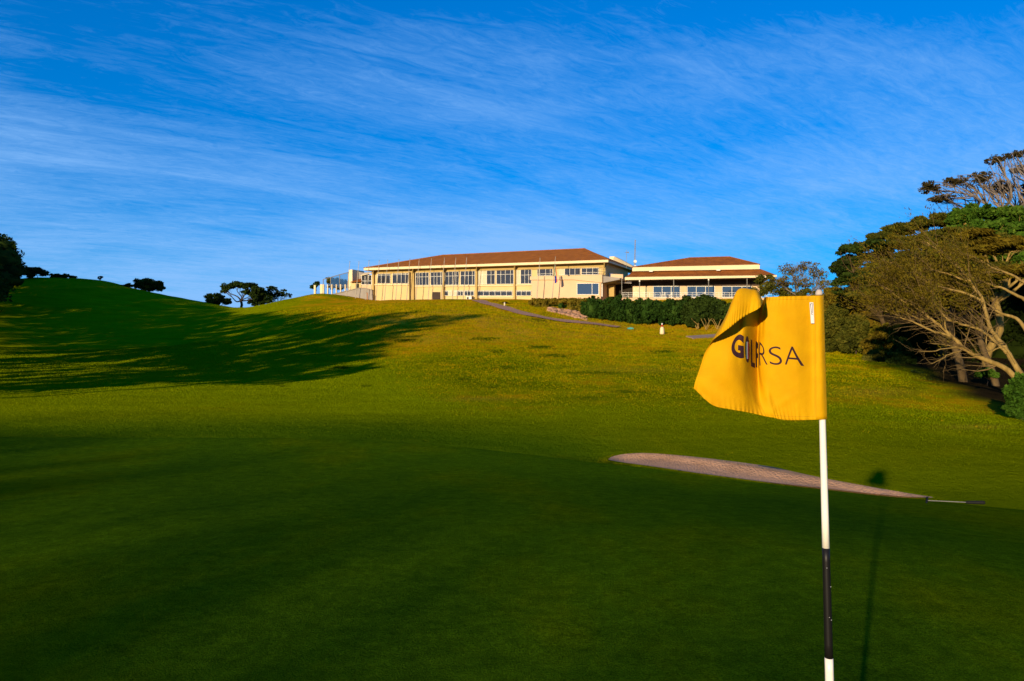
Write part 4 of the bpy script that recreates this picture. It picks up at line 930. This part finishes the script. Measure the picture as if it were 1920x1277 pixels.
# --- bare twiggy tree and olive tree by the pavilion
tree('bare_tree',gb(1495,98),px_clumps([(1480,505,96,26,14),(1510,498,96,26,12),(1535,515,96,22,14),(1500,528,96,30,14),(1545,535,95,18,14),(1465,525,96,20,12)]),'bare grey twiggy tree between the pavilion roof and the wood','tree',L_BROWN,BARKG,2600,.14,31,tr=.22,fork=.35,twigs=26,blobs=24,shell=.2)
tree('olive_tree',gb(1450,100),px_clumps([(1435,525,99,22,12),(1460,540,98,26,14),(1425,545,98,18,12),(1485,550,97,28,14),(1520,552,96,24,12)]),'small olive brown tree in front of the right end of the pavilion','tree',L_OLIVE,BARK,9000,.16,32,tr=.16,fork=.4,twigs=10,blobs=22)
# --- hedges below the clubhouse
def hedge(name,L,label,leaf,n,size,seed,cr=.8,stems=None,cat='hedge'):
    rg=np.random.default_rng(seed); C,R=px_clumps(L); b=onray(sum(q[0] for q in L)/len(L),L[0][2]); r=thing(name,b,label,cat)
    V=leaf_cloud(C,R,n,size,rg,None,1.5,.5,60,.24); np_mesh('foliage',V,quads(V),leaf,r); V,F=core(C,R,rg,cr); np_mesh('inner_foliage',V,F,leaf,r)
    if stems:
        m=MB()
        for px,py0,py1,D in stems:
            for k in range(4): branch(m,at(px+rg.uniform(-2,2),py1,D),at(px+rg.uniform(-14,14),py0,D),.07,.03,rg,4,.08,5)
        m.build('stems',BARK,r)
    return r
hedge('hedge',[(1108+i*17,582+math.sin(i*1.7)*2+i*.4,96-i*.35,19,27+math.sin(i*2.3)*2,2.2) for i in range(11)],'long dense dark green hedge below the terrace of the pavilion',L_HEDGE,70000,.20,51,.66)
hedge('hedge',[(1290,580,92,28,26,2.2),(1322,572,91,26,20,2.2),(1345,585,90,28,26,2.2),(1305,595,90,26,20,2),(1370,590,89,24,22,2)],'taller darker hedge mound right of the long hedge, behind the yellow flag',L_DARK,38000,.20,52,.66,stems=[(1308,595,617,89),(1325,597,620,88.5),(1345,598,618,88.5)])
hedge('clipped_bush',[(1004,566,106,14,8,1.3),(1022,566,105.5,15,8.5,1.3),(1008,576,105,7,8,1.0),(1022,577,104.5,8,9,1.0),(1038,565,105,12,7,1.2)],'clipped gold green hedge section at the left with lobes drooping down the bank',L_GOLDH,13000,.13,53,.7)
hedge('clipped_bush',[(1056,565,104,14,7,1.2),(1074,565,103,14,8,1.2),(1092,566,102,13,9,1.3),(1071,580,101.5,9,10,1.0),(1086,581,101,10,10,1.0)],'clipped gold green hedge section at the right beside the dark hedge',L_GOLDH,13000,.13,54,.7)
hedge('round_bush',[(1051.5,574,103.5,5.5,6.5,.6)],'small round green bush hanging on the rocky bank between hedge sections',L_HEDGE,1500,.10,55,.85,cat='bush')
for i,(px,py,D,a,b,lb) in enumerate(((928,566,113,9,2.4,'low brown planting nearest the wall at the top of the path'),(946,570,109,10,4.5,'brown flowering shrubs beside the pale bollard'),(962,578,105,10,3.2,'low brown plants halfway down the path'),(985,584,101,14,3,'straggling reddish plants at the foot of the gold hedge'),(1012,591,98,14,2.6,'last low reddish plants before the rocky bank'))):
    hedge('border_plants',[(px,py,D,a,b,.8),(px+a*.7,py+b*.7,D-1,a*.6,b*.7,.7)],lb,L_BROWN,2200,.10,56+i,.7,cat='plants')
# rubble on the bank
def rocks():
    rg=np.random.default_rng(9); M=mat('bank_rock',(.46,.26,.15),(.30,.16,.09),2,.9,.03,9)
    bm=bmesh.new(); bmesh.ops.create_icosphere(bm,subdivisions=1,radius=1); v0=np.array([v.co[:] for v in bm.verts]); f0=np.array([[v.index for v in f.verts] for f in bm.faces]); bm.free()
    V=[];F=[]
    for i in range(260):
        px=rg.uniform(1028,1100); t=rg.random(); D=104-(px-1030)*.08-t*7; x,y=(px-960)/FPX*D,D; s=rg.uniform(.10,.36)
        p=v0*rg.uniform(.7,1.25,(len(v0),1))*np.array([s*1.4,s,s*.7])+np.array([x,y,Hs(x,y)+s*.1]); F.append(f0+len(v0)*i); V.append(p)
    tag(np_mesh('rock_rubble',np.concatenate(V),np.concatenate(F),M),'pinkish tan rubble on the bank below the clipped gold hedge','rocks',kind='stuff')
rocks()
# --- skyline trees on the left
tree('dark_tree',gb(-20,128),px_clumps([(8,488,122,32,34),(-20,480,122,40,44),(18,508,121,26,18),(-40,520,122,40,30),(5,462,122,24,18),(-70,490,122,50,60),(-10,525,118,50,18)]),'large dark tree mass cut off by the left edge of the picture','tree',L_DARK,BARKD,34000,.24,101,tr=.4,fork=.3,twigs=4,blobs=24,cores=.82)
tree('low_bush',gb(70,163),px_clumps([(66,506,163,16,8),(80,512,163,12,7),(55,512,162,12,9)]),'low dark bush just right of the large dark tree on the skyline','bush',L_DARK,BARKD,4500,.22,102,tr=.08,blobs=18,cores=.7)
tree('low_bush',gb(115,166),px_clumps([(104,517,166,12,4.5),(120,518,166,14,4.5),(136,521,166,9,4)]),'long low line of scrub farther right on the left skyline','bush',L_DARK,BARKD,3500,.2,103,tr=.05,blobs=18,cores=.6)
tree('lone_sapling',gb(187,164),px_clumps([(187,521.5,164,4,3),(189.5,519.5,164,3,2)]),'tiny lone sapling standing alone on the left skyline','tree',L_DARK,BARKD,260,.2,104,tr=.05,fork=.6,twigs=3)
tree('round_tree',gb(280,160),px_clumps([(268,529,160,15,8),(288,531,160,16,9),(300,540,160,9,7),(258,536,160,10,6),(278,538,160,18,8)]),'round dark tree half sunk behind the left skyline','tree',L_DARK,BARKD,8000,.24,105,tr=.2,blobs=22,cores=.6)
tree('low_bush',gb(243,161),px_clumps([(244,535,161,10,3.5),(232,536,161,6,2.6)]),'small bush touching the left side of the round dark tree','bush',L_DARK,BARKD,1500,.2,106,tr=.05,blobs=14,cores=.6)
def gz(px,py,D): p=at(px,py,D); return tuple(p)
tree('round_tree',gz(410,585,186),px_clumps([(392,556,186,10,6),(410,558,186,16,8),(425,564,186,12,7),(400,566,186,16,7)]),'low rounded tree at the left of the group in the dip of the skyline','tree',L_DARK,BARKD,6500,.26,107,tr=.2,blobs=20,cores=.6)
tree('umbrella_pine',gz(447,590,190),px_clumps([(428,537,190,14,7),(446,534,190,20,6),(466,536,190,18,7),(482,541,190,14,9),(478,556,190,13,9),(465,548,190,12,6),(420,545,190,8,5)]),'flat topped umbrella tree with a visible trunk in the dip','tree',L_DARK,BARKD,8500,.27,108,tr=.42,fork=.55,twigs=4,blobs=20,shell=.3,cores=.45)
tree('round_tree',gz(493,590,192),px_clumps([(490,552,192,14,10),(498,562,192,14,9),(488,568,192,12,8),(475,566,192,10,8)]),'dark leafy tree right of the flat topped umbrella tree','tree',L_DARK,BARKD,6500,.26,109,tr=.25,blobs=20,cores=.6)
tree('sparse_tree',gz(512,590,196),px_clumps([(510,541,196,14,6),(526,547,196,14,7),(538,554,196,10,6),(515,555,196,14,8),(503,548,196,8,7)]),'sparse see through tree at the right of the group in the dip','tree',L_DARK,BARKD,3400,.24,110,tr=.25,fork=.4,twigs=16,blobs=24,shell=.2,blobr=.22)
# bushes behind the terrace fence
tree('terrace_bush',FL.P(594,543,-4),px_clumps([(594,533,153,7,7),(587,538,153,6,4)]),'small dark bush behind the first two terrace posts','bush',L_DARK,BARKD,1500,.2,111,tr=.06,blobs=14,cores=.6)
tree('terrace_bush',FL.P(622,543,-5),px_clumps([(617,526,154,7,7),(628,528,154,10,8),(640,531,154,10,8),(649,532,154,7,8),(632,537,154,18,6)]),'large dark bushes behind the glass wind screen','bush',L_OLIVE,BARKD,5500,.2,112,tr=.1,blobs=20,cores=.6)
# --- shelter belt just outside the left of the frame: its long shadows lie across the fairway and the hill
def belt():
    # (sideways position q, height of the top in metres above the camera's green, crown radius)
    for i,(q,zt,rw) in enumerate(BELT):
        rw*=(1.0 if q>-34 else 1.3 if q>-56 else 1.5); Y=(-q-7)/1.1425; X=-.75*Y-rw*1.15-2.8; z=Hs(X,Y); h=zt-z; lo=z+h*(.02 if q<-34 else .42); C=[];R=[]
        n=5
        for k in range(n):
            f=k/(n-1); C.append((X+math.cos(k*2.4)*rw*.3,Y+math.sin(k*2.4)*rw*.3,lo+(zt-lo)*(.22+.56*f))); R.append((rw*(1.05-.25*f),rw*(1.05-.25*f),(zt-lo)*.24))
        tree('belt_tree',(X,Y,z),(np.array(C),np.array(R)),'tall tree of the shelter belt left of the fairway','tree',L_DARK,BARKD,int(27*2*rw*(zt-lo)*(1 if q>-46 else 1.25)),.40,200+i,tr=.3,group='shelter belt trees beyond the left of the fairway',twigs=1,blobs=26,cores=0)
BELT=[(-32.5,6.2,1.9),(-35.5,8.0,2.4),(-39,10.6,2.7),(-43.5,16.4,2.5),(-48.5,16.2,2.6),(-53.5,13.8,3.0),(-59,16.4,2.7),(-65,15.2,3.3),(-72,17.2,3.6),(-79,16.4,3.9),(-86,17.6,4.4),(-94,17.2,4.8),(-103,18.3,5.2),(-111,19.5,5.6),(-120,21.5,6.2),(-130,24.5,6.8),(-141,27,7.4),(-152,29.5,7.6),(-164,31,8),(-177,32,8.5),(-191,33,9)]
belt()

# --- unseen trees added behind the camera: thin tops halve the sun on the green
def added_shade_trees():
    rg=np.random.default_rng(31)
    for i in range(11):
        q=-30+i*5.8+rg.uniform(-1,1); s_=-50+rg.uniform(-2,2); X=.872*q+.4895*s_; Y=-.4895*q+.872*s_; z=Hs(X,Y); zt=10.6+rg.uniform(-.5,.5); h=zt-z; C=[];R=[]
        for k in range(6): a=k*1.05; C.append((X+math.cos(a)*2.4,Y+math.sin(a)*2.4,zt-h*.32+rg.uniform(-.5,.5))); R.append((2.0,2.0,h*.30))
        tree('added_shade_tree',(X,Y,z),(np.array(C),np.array(R)),'thin topped tree added behind the camera to dim the sun on the green','tree',L_OLIVE,BARKD,1500,.30,300+i,tr=.18,group='trees added behind the camera to dim the sun',twigs=1,blobs=18,shell=.1,blobr=.45)
added_shade_trees()
# ------------------------------------------------------------------ flagstick and golf flag
FD=2.0; PX=.2349; KS=FD/FPX*PX
def flagpoint(cx,cy,d):
    r=Vector(ray(1280+cx*PX,520+cy*PX)); return Vector((0,0,CZ))+r*(FD-d*KS)
UK=[0,.05,.12,.25,.34,.40,.455,.56,.66,.77,.88,1.0]
VK=[0,.06,.13,.22,.35,.5,.65,.8,1.0]
def strt(x0,y0,d0,xm,ym,dm,x1,y1,d1):
    out=[]
    for v in VK:
        a=(1-v)*(1-2*v); b=4*v*(1-v); c=v*(2*v-1); out.append((a*x0+b*xm+c*x1,a*y0+b*ym+c*y1,a*d0+b*dm+c*d1))
    return out
TAB=[strt(1062,146,22,1064,640,22,1066,1137,22),
 strt(1020,147,10,1022,640,2,1030,1138,10),
 strt(900,150,12,905,630,30,930,1141,10),
 strt(765,154,6,760,620,22,835,1140,-12),
 strt(690,157,-6,665,620,-20,765,1132,-20),
 [(655,162,50),(652,195,10),(648,240,-22),(640,300,-40),(628,420,-60),(612,600,-80),(630,800,-70),(680,980,-20),(730,1122,-20)],
 [(622,236,270),(620,178,225),(608,122,100),(606,190,-10),(598,350,-95),(592,600,-165),(598,800,-130),(615,985,-70),(670,1112,-40)],
 [(530,290,245),(545,190,230),(545,96,150),(520,190,60),(505,350,55),(497,590,75),(512,800,40),(555,960,-20),(575,1090,-10)],
 [(450,342,275),(460,215,265),(452,92,180),(450,220,70),(448,375,60),(432,575,115),(448,775,100),(480,930,60),(485,1072,40)],
 [(378,400,275),(388,275,265),(402,170,200),(392,300,90),(380,425,80),(362,585,125),(355,765,115),(365,910,80),(378,1054,60)],
 [(306,452,235),(322,375,235),(340,318,180),(320,400,90),(285,490,75),(258,610,85),(242,750,80),(228,885,60),(262,1028,50)],
 [(238,502,150),(236,508,135),(228,518,105),(206,552,72),(172,615,50),(148,690,35),(124,762,22),(100,832,8),(88,885,0)]]
TAB[-2][8]=(235,1018,40)
def cubic(xk,Yk,x):
    """Catmull-Rom (finite-difference Hermite) through knots; Yk (n,...)"""
    xk=np.asarray(xk); Yk=np.asarray(Yk,float); n=len(xk); i=int(np.clip(np.searchsorted(xk,x)-1,0,n-2)); h=xk[i+1]-xk[i]; t=(x-xk[i])/h
    def m(j):
        if j==0: return (Yk[1]-Yk[0])/(xk[1]-xk[0])
        if j==n-1: return (Yk[-1]-Yk[-2])/(xk[-1]-xk[-2])
        return (Yk[j+1]-Yk[j-1])/(xk[j+1]-xk[j-1])
    return (2*t**3-3*t**2+1)*Yk[i]+(t**3-2*t**2+t)*h*m(i)+(-2*t**3+3*t**2)*Yk[i+1]+(t**3-t**2)*h*m(i+1)
TABA=np.array(TAB)
_colc={}
def fsurf(u,v,off=0.0):
    key=round(u,5)
    if key not in _colc: _colc[key]=cubic(UK,TABA,u)
    x,y,d=cubic(VK,_colc[key],v)
    # puckers along the hems and soft creases in the cloth
    e=math.exp(-v/.035); f=math.exp(-(1-v)/.05); g=math.exp(-(1-u)/.035)
    d+=3.2*e*math.sin(u*210)*min(1,u*12)+5.0*f*math.sin(u*165+.6*math.sin(u*40))*min(1,u*10)+3.5*g*math.sin(v*190)
    d+=8*math.sin(u*13+v*9+math.sin(v*7))*math.sin(v*6+u*5)*min(1,u*8)
    d+=4*math.exp(-((v-.84-(u-.2)*.5)/.03)**2)*sstep(.05,.15,u)*(1-sstep(.35,.5,u))
    return flagpoint(x,y,d+off)
def fnormal(u,v):
    e=.004; a=fsurf(min(u+e,1),v)-fsurf(max(u-e,0),v); b=fsurf(u,min(v+e,1))-fsurf(u,max(v-e,0)); n=a.cross(b); n.normalize(); return n
def flagmat():
    m=bpy.data.materials.new('yellow_nylon'); m.use_nodes=True; nt=m.node_tree; N=nt.nodes; L=nt.links; b=N['Principled BSDF']; out=N['Material Output']
    b.inputs['Base Color'].default_value=(.60,.305,.001,1); b.inputs['Roughness'].default_value=.7; b.inputs['Specular IOR Level'].default_value=.1
    
    tc=N.new('ShaderNodeNewGeometry'); t=N.new('ShaderNodeTexNoise'); t.inputs['Scale'].default_value=900; t.inputs['Detail'].default_value=2; L.new(tc.outputs['Position'],t.inputs['Vector'])
    t2=N.new('ShaderNodeTexNoise'); t2.inputs['Scale'].default_value=16; t2.inputs['Detail'].default_value=5; L.new(tc.outputs['Position'],t2.inputs['Vector'])
    ad=N.new('ShaderNodeMath'); ad.operation='MULTIPLY_ADD'; L.new(t2.outputs['Fac'],ad.inputs[0]); ad.inputs[1].default_value=6; L.new(t.outputs['Fac'],ad.inputs[2])
    bp=N.new('ShaderNodeBump'); bp.inputs['Distance'].default_value=.0006; L.new(ad.outputs[0],bp.inputs['Height']); L.new(bp.outputs[0],b.inputs['Normal'])
    r=N.new('ShaderNodeValToRGB'); r.color_ramp.elements[0].position=.3; r.color_ramp.elements[1].position=.7; r.color_ramp.elements[0].color=(.57,.28,.001,1); r.color_ramp.elements[1].color=(.64,.335,.001,1)
    L.new(t2.outputs['Fac'],r.inputs[0]); L.new(r.outputs[0],b.inputs['Base Color'])
    tr=N.new('ShaderNodeBsdfTranslucent'); tr.inputs[0].default_value=(.7,.32,.002,1); mx=N.new('ShaderNodeMixShader'); mx.inputs[0].default_value=.10
    L.new(b.outputs[0],mx.inputs[1]); L.new(tr.outputs[0],mx.inputs[2]); L.new(mx.outputs[0],out.inputs['Surface']); return m
M_FLAG=flagmat()
def flagstick():
    # the pole: base in the cup, leaning a hair to the left
    top=flagpoint(1088,134,-6); bot=at(1571,1952,FD); bot=Vector((bot[0],FD,Hs(bot[0],FD)-.05))
    r=thing('flagstick',bot,'black and white banded golf flagstick with a yellow flag on the green','flagstick')
    ax=(top-bot); Lh=ax.length
    def P(py):  # point on the pole's axis seen at picture row py
        lo,hi=0.,1.05
        for _ in range(40):
            m=(lo+hi)/2; q=bot+ax*m; 
            if proj(q.x,q.y,q.z)[1]>py: lo=m
            else: hi=m
        return bot+ax*lo
    def rad(py): # half-width grows toward the ground, as the stick tapers
        return FD/FPX*(4.7+(py-550)/(1277-550)*2.9)
    Mw=mat('white_fibreglass',(.80,.76,.68),(.72,.66,.56),6,.35,spec=.5,stretch=(1,1,.15)); Mb=mat('black_fibreglass',(.010,.009,.008),None,8,.45,spec=.2)
    def sect(nm,y0,y1,m_,n=8):
        ys=[y0+(y1-y0)*i/n for i in range(n+1)]; b=MB(); b.tube([P(y) for y in ys],[rad(y) for y in ys],20); return b.build(nm,m_,r,smooth=False)
    s=sect('white_band',556,1027,Mw); s2=sect('black_band',1027.2,1233,Mb); s3=sect('white_band',1233.2,1440,Mw); sect('black_band',1440.2,1650,Mb); sect('white_band',1650.2,2150,Mw)
    for o in r.children:
        for p in o.data.polygons: p.use_smooth=len(p.vertices)==4
    for y,dx in ((1063,-.3),(1098,.6),(1155,.0),(1160,.5)):
        b=MB(); c=P(y)+Vector((dx*rad(y)*1.0,-rad(y)*.9,0)); b.tube([c,c+Vector((0,-.0012,0))],.0012,6); b.build('scuff_mark',mat('scuff',(.4,.4,.4)),s2)
    b=MB(); c=P(875)+Vector((rad(875)*.85,-rad(875)*.4,0)); b.tube([c,c+Vector((.002,-.001,0))],.0022,6); b.build('chip',mat('chip_brown',(.25,.12,.05)),s)
    # knob
    b=MB(); k=P(553.5); up=ax.normalized(); sc=FD/FPX; prof=[(0,6.6),(3,6.5),(6,6.0),(8.5,4.8),(10.3,2.8),(11,.8)]
    b.tube([k+up*(h*sc) for h,_ in prof],[q*sc for _,q in prof],20); b.build('knob',mat('knob_plastic',(.50,.42,.36),(.40,.33,.28),30,.5),r,smooth=True)
    # main cloth
    nu,nv=170,120; us=np.linspace(0,1,nu+1); vs=np.linspace(0,1,nv+1)
    V=[]; 
    for u in us:
        for v in vs: V.append(tuple(fsurf(u,v)))
    i=np.arange((nu+1)*(nv+1)).reshape(nu+1,nv+1); F=np.stack([i[:-1,:-1],i[:-1,1:],i[1:,1:],i[1:,:-1]],-1).reshape(-1,4)
    fl=np_mesh('flag',V,F,M_FLAG,r,smooth=True); fl['label']='yellow flag with dark lettering, its top corner folded forward by the wind'
    sol=fl.modifiers.new('thickness','SOLIDIFY'); sol.thickness=.0007; sol.offset=0
    # sign of the normal facing the camera
    def surf_off(u,v,h):
        n=fnormal(u,v); p=fsurf(u,v); c=Vector((0,0,CZ))-p
        return p+n*(h if FN>0 else -h)
    FN=1 if fnormal(.2,.5).dot(Vector((0,-1,0)))>0 else -1
    # sleeve around the stick
    def yx(py): return (py-520)/PX
    b=MB(); nn=28; rows=26
    for j in range(rows+1):
        t=j/rows; xl=1060+6*t; xr=1123+29*t; yl=146+991*t; yr=145+989*t
        for q in range(nn):
            a=q/nn*2*math.pi; ca,sa=math.cos(a),math.sin(a); f=.5-.5*ca; x=xl+(xr-xl)*f; y=yl+(yr-yl)*f
            th=(26*math.sin(math.pi*min(1,f*1.0))**.7*(.45+.55*f)+3); d=18+(-6-18)*f+ (th if sa>0 else -th)*abs(sa)**.8
            b.v.append(tuple(flagpoint(x,y,d+1.2*math.sin(t*23+f*5))))
    for j in range(rows):
        for q in range(nn): b.f.append((j*nn+q,j*nn+(q+1)%nn,(j+1)*nn+(q+1)%nn,(j+1)*nn+q))
    sl_=b.build('sleeve',M_FLAG,r,smooth=True); so_=sl_.modifiers.new('thickness','SOLIDIFY'); so_.thickness=.0008
    # sewn seam lines, hems
    def ribbon(nm,pts,w,h,m_,par):
        """narrow strip following (u,v) points, raised h above the cloth"""
        V=[];F=[]
        for k,(u,v) in enumerate(pts):
            a=pts[min(k+1,len(pts)-1)]; c=pts[max(k-1,0)]; du,dv=a[0]-c[0],a[1]-c[1]; L_=math.hypot(du,dv*.7) or 1
            nu_,nv_=-dv*.7/L_*w/1.0,du/L_*w/.7
            V+= [tuple(surf_off(min(max(u+nu_,0),1),min(max(v+nv_,0),1),h)),tuple(surf_off(min(max(u-nu_,0),1),min(max(v-nv_,0),1),h))]
            if k: j=2*k; F.append((j-2,j-1,j+1,j))
        o=np_mesh(nm,V,np.array(F),m_,par); return o
    M_ST=mat('seam_thread',(.42,.20,.01),(.30,.14,.01),200,.8)
    ribbon('seam',[(.004,t/60) for t in range(1,60)],.0011,.0006,M_ST,fl); ribbon('seam',[(.018,t/60) for t in range(1,60)],.0007,.0006,M_ST,fl)
    ribbon('hem_stitch',[(.02+t/160*.96,.028) for t in range(161)],.0006,.0006,M_ST,fl); ribbon('hem_stitch',[(.02+t/160*.96,.972) for t in range(161)],.0006,.0006,M_ST,fl); ribbon('hem_stitch',[(.982,.03+t/100*.94) for t in range(101)],.0005,.0006,M_ST,fl)
    # brand tag sewn at the seam
    q=lambda x,y,d:flagpoint(x,y,d)
    b=MB(); n=10
    for j in range(n+1):
        t=j/n
        for s in (0,1): b.v.append(tuple(q(1012+12*t+s*(30-4*t),200+168*t,34+2*math.sin(t*5))))
    for j in range(n): b.f.append((2*j,2*j+1,2*j+3,2*j+2))
    tg=b.build('tag',mat('tag_white',(.78,.74,.70)),fl); tg.modifiers.new('t','SOLIDIFY').thickness=.0006
    b=MB()
    for (x0,y0,x1,y1,w_) in ((1020,212,1022,222,5),(1021,208,1036,208,3),(1034,208,1036,285,3.2),(1020,222,1030,290,3.2),(1024,292,1040,296,3)):
        dx,dy=x1-x0,y1-y0; L_=math.hypot(dx,dy); nx,ny=-dy/L_*w_/2,dx/L_*w_/2; b.quad(q(x0+nx,y0+ny,38.5),q(x1+nx,y1+ny,38.5),q(x1-nx,y1-ny,38.5),q(x0-nx,y0-ny,38.5))
    b.build('tag_print',mat('tag_ink',(.03,.025,.05)),fl)
    # printed lettering
    M_INK=mat('plum_ink',(.040,.016,.020),(.032,.013,.017),60,.6)
    def letter(ch,u0,u1,v0,v1,thick,shear,m_=M_INK,nm='letter',skew=0):
        """u0 = left edge in the picture (larger u), u1 = right edge"""
        cu=bpy.data.curves.new('t','FONT'); cu.body=ch; cu.offset=thick; cu.resolution_u=6; o=bpy.data.objects.new('t',cu); COL.objects.link(o); bpy.context.view_layer.update()
        me=bpy.data.meshes.new_from_object(o.evaluated_get(bpy.context.evaluated_depsgraph_get())); bpy.data.objects.remove(o); bpy.data.curves.remove(cu)
        bm=bmesh.new(); bm.from_mesh(me); bpy.data.meshes.remove(me); X=[v.co.x for v in bm.verts]; Y=[v.co.y for v in bm.verts]; x0,x1,y0,y1=min(X),max(X),min(Y),max(Y)
        for k in range(1,14):
            for ax_,lo,hi in ((0,x0,x1),(1,y0,y1)):
                co=Vector((0,0,0)); co[ax_]=lo+(hi-lo)*k/14; no=Vector((0,0,0)); no[ax_]=1; bmesh.ops.bisect_plane(bm,geom=bm.verts[:]+bm.edges[:]+bm.faces[:],plane_co=co,plane_no=no)
        bmesh.ops.triangulate(bm,faces=bm.faces[:]); bm.verts.index_update()
        V=[]
        for v in bm.verts:
            a=(v.co.x-x0)/(x1-x0); b_=1-(v.co.y-y0)/(y1-y0); V.append(tuple(surf_off(u0+(u1-u0)*a+skew*(b_-.5),v0+(v1-v0)*b_+shear*(a-.5),.0009)))
        F=np.array([[v.index for v in f.verts] for f in bm.faces]); bm.free()
        return np_mesh(nm,V,F,m_,fl)
    TH=-.012
    letter('R',UR[0],UR[1],.432,.578,TH,0); letter('S',US[0],US[1],.430,.580,TH,0); letter('A',UA[0],UA[1],.424,.573,TH,0)
    letter('G',UG[0],UG[1],.415,.548,.045,.0); letter('O',.562,.522,.425,.56,.03,.01); letter('L',.512,.478,.445,.585,.03,.01); letter('F',.470,.430,.45,.59,.03,.01)
    for cl,u0,u1 in (((.03,.20,.06),.556,.548),((.62,.58,.60),.548,.537),((.45,.06,.02),.537,.529)):
        V=[];F=[]
        for k in range(9):
            t=k/8; h=.052*math.sqrt(max(0.05,1-(2*t-1)**2*.0)); 
            V+=[tuple(surf_off(u0,.452+.088*t,.0012)),tuple(surf_off(u1,.452+.088*t,.0012))]
            if k: j=2*k; F.append((j-2,j-1,j+1,j))
        np_mesh('letter_fill',V,np.array(F),mat('print_ink',cl),fl)
UR=(.402,.333); US=(.316,.222); UA=(.202,.083); UG=(.735,.575)
flagstick()
def hole_and_rake():
    # cup in the green at the foot of the stick
    p=Vector((at(1571,1952,FD)[0],FD,0)); p.z=Hs(p.x,p.y)+.022
    r=thing('golf_hole',p,'white lined hole in the green at the foot of the flagstick','hole'); m=MB(); n=24
    a=[p+Vector((math.cos(k/n*6.2832)*.054,math.sin(k/n*6.2832)*.054,.0)) for k in range(n)]; c=[q-Vector((0,0,.015)) for q in a]
    m.tube([p+Vector((0,0,.003)),p-Vector((0,0,.018))],.056,n,cap=False); m.build('liner',M_WHITE,r); m=MB(); m.tube([p-Vector((0,0,.017)),p+Vector((0,0,.0015))],.053,n); m.build('cup',M_DARK,r)
    # rake lying with its handle out of the bunker
    e=at(1847,942.5,10.5); g=at(1811,941.8,10.62); h=at(1738,939.5,10.9); hz=Vector(h); E=Vector(e); G=Vector(g)
    def lift(v,k): z=Hs(v.x,v.y)+k; return Vector((v.x,v.y,max(v.z,z)))
    E=lift(E,.03); G=lift(G,.03); hz=lift(hz,.03)
    r=thing('bunker_rake',hz,'bunker rake lying at the sand edge with its black grip showing at the right','rake')
    m=MB(); m.tube([hz,G],.006,8); m.build('shaft',M_STEEL,r); m=MB(); m.tube([G,G.lerp(E,.1),G.lerp(E,.9),E],[.018,.024,.027,.022],12); m.build('grip',mat('black_rubber',(.012,.012,.012),None,5,.6),r)
    d=(hz-G); d.z=0; d.normalize(); s=Vector((-d.y,d.x,0)); m=MB(); m.tube([hz-s*.28,hz+s*.28],.015,6); m.build('head',M_DARK,r)
    m=MB()
    for k in range(11): q=hz+s*(-.26+.052*k); m.tube([q,q-Vector((0,0,.06))],.005,4)
    m.build('tines',M_DARK,r)
hole_and_rake()
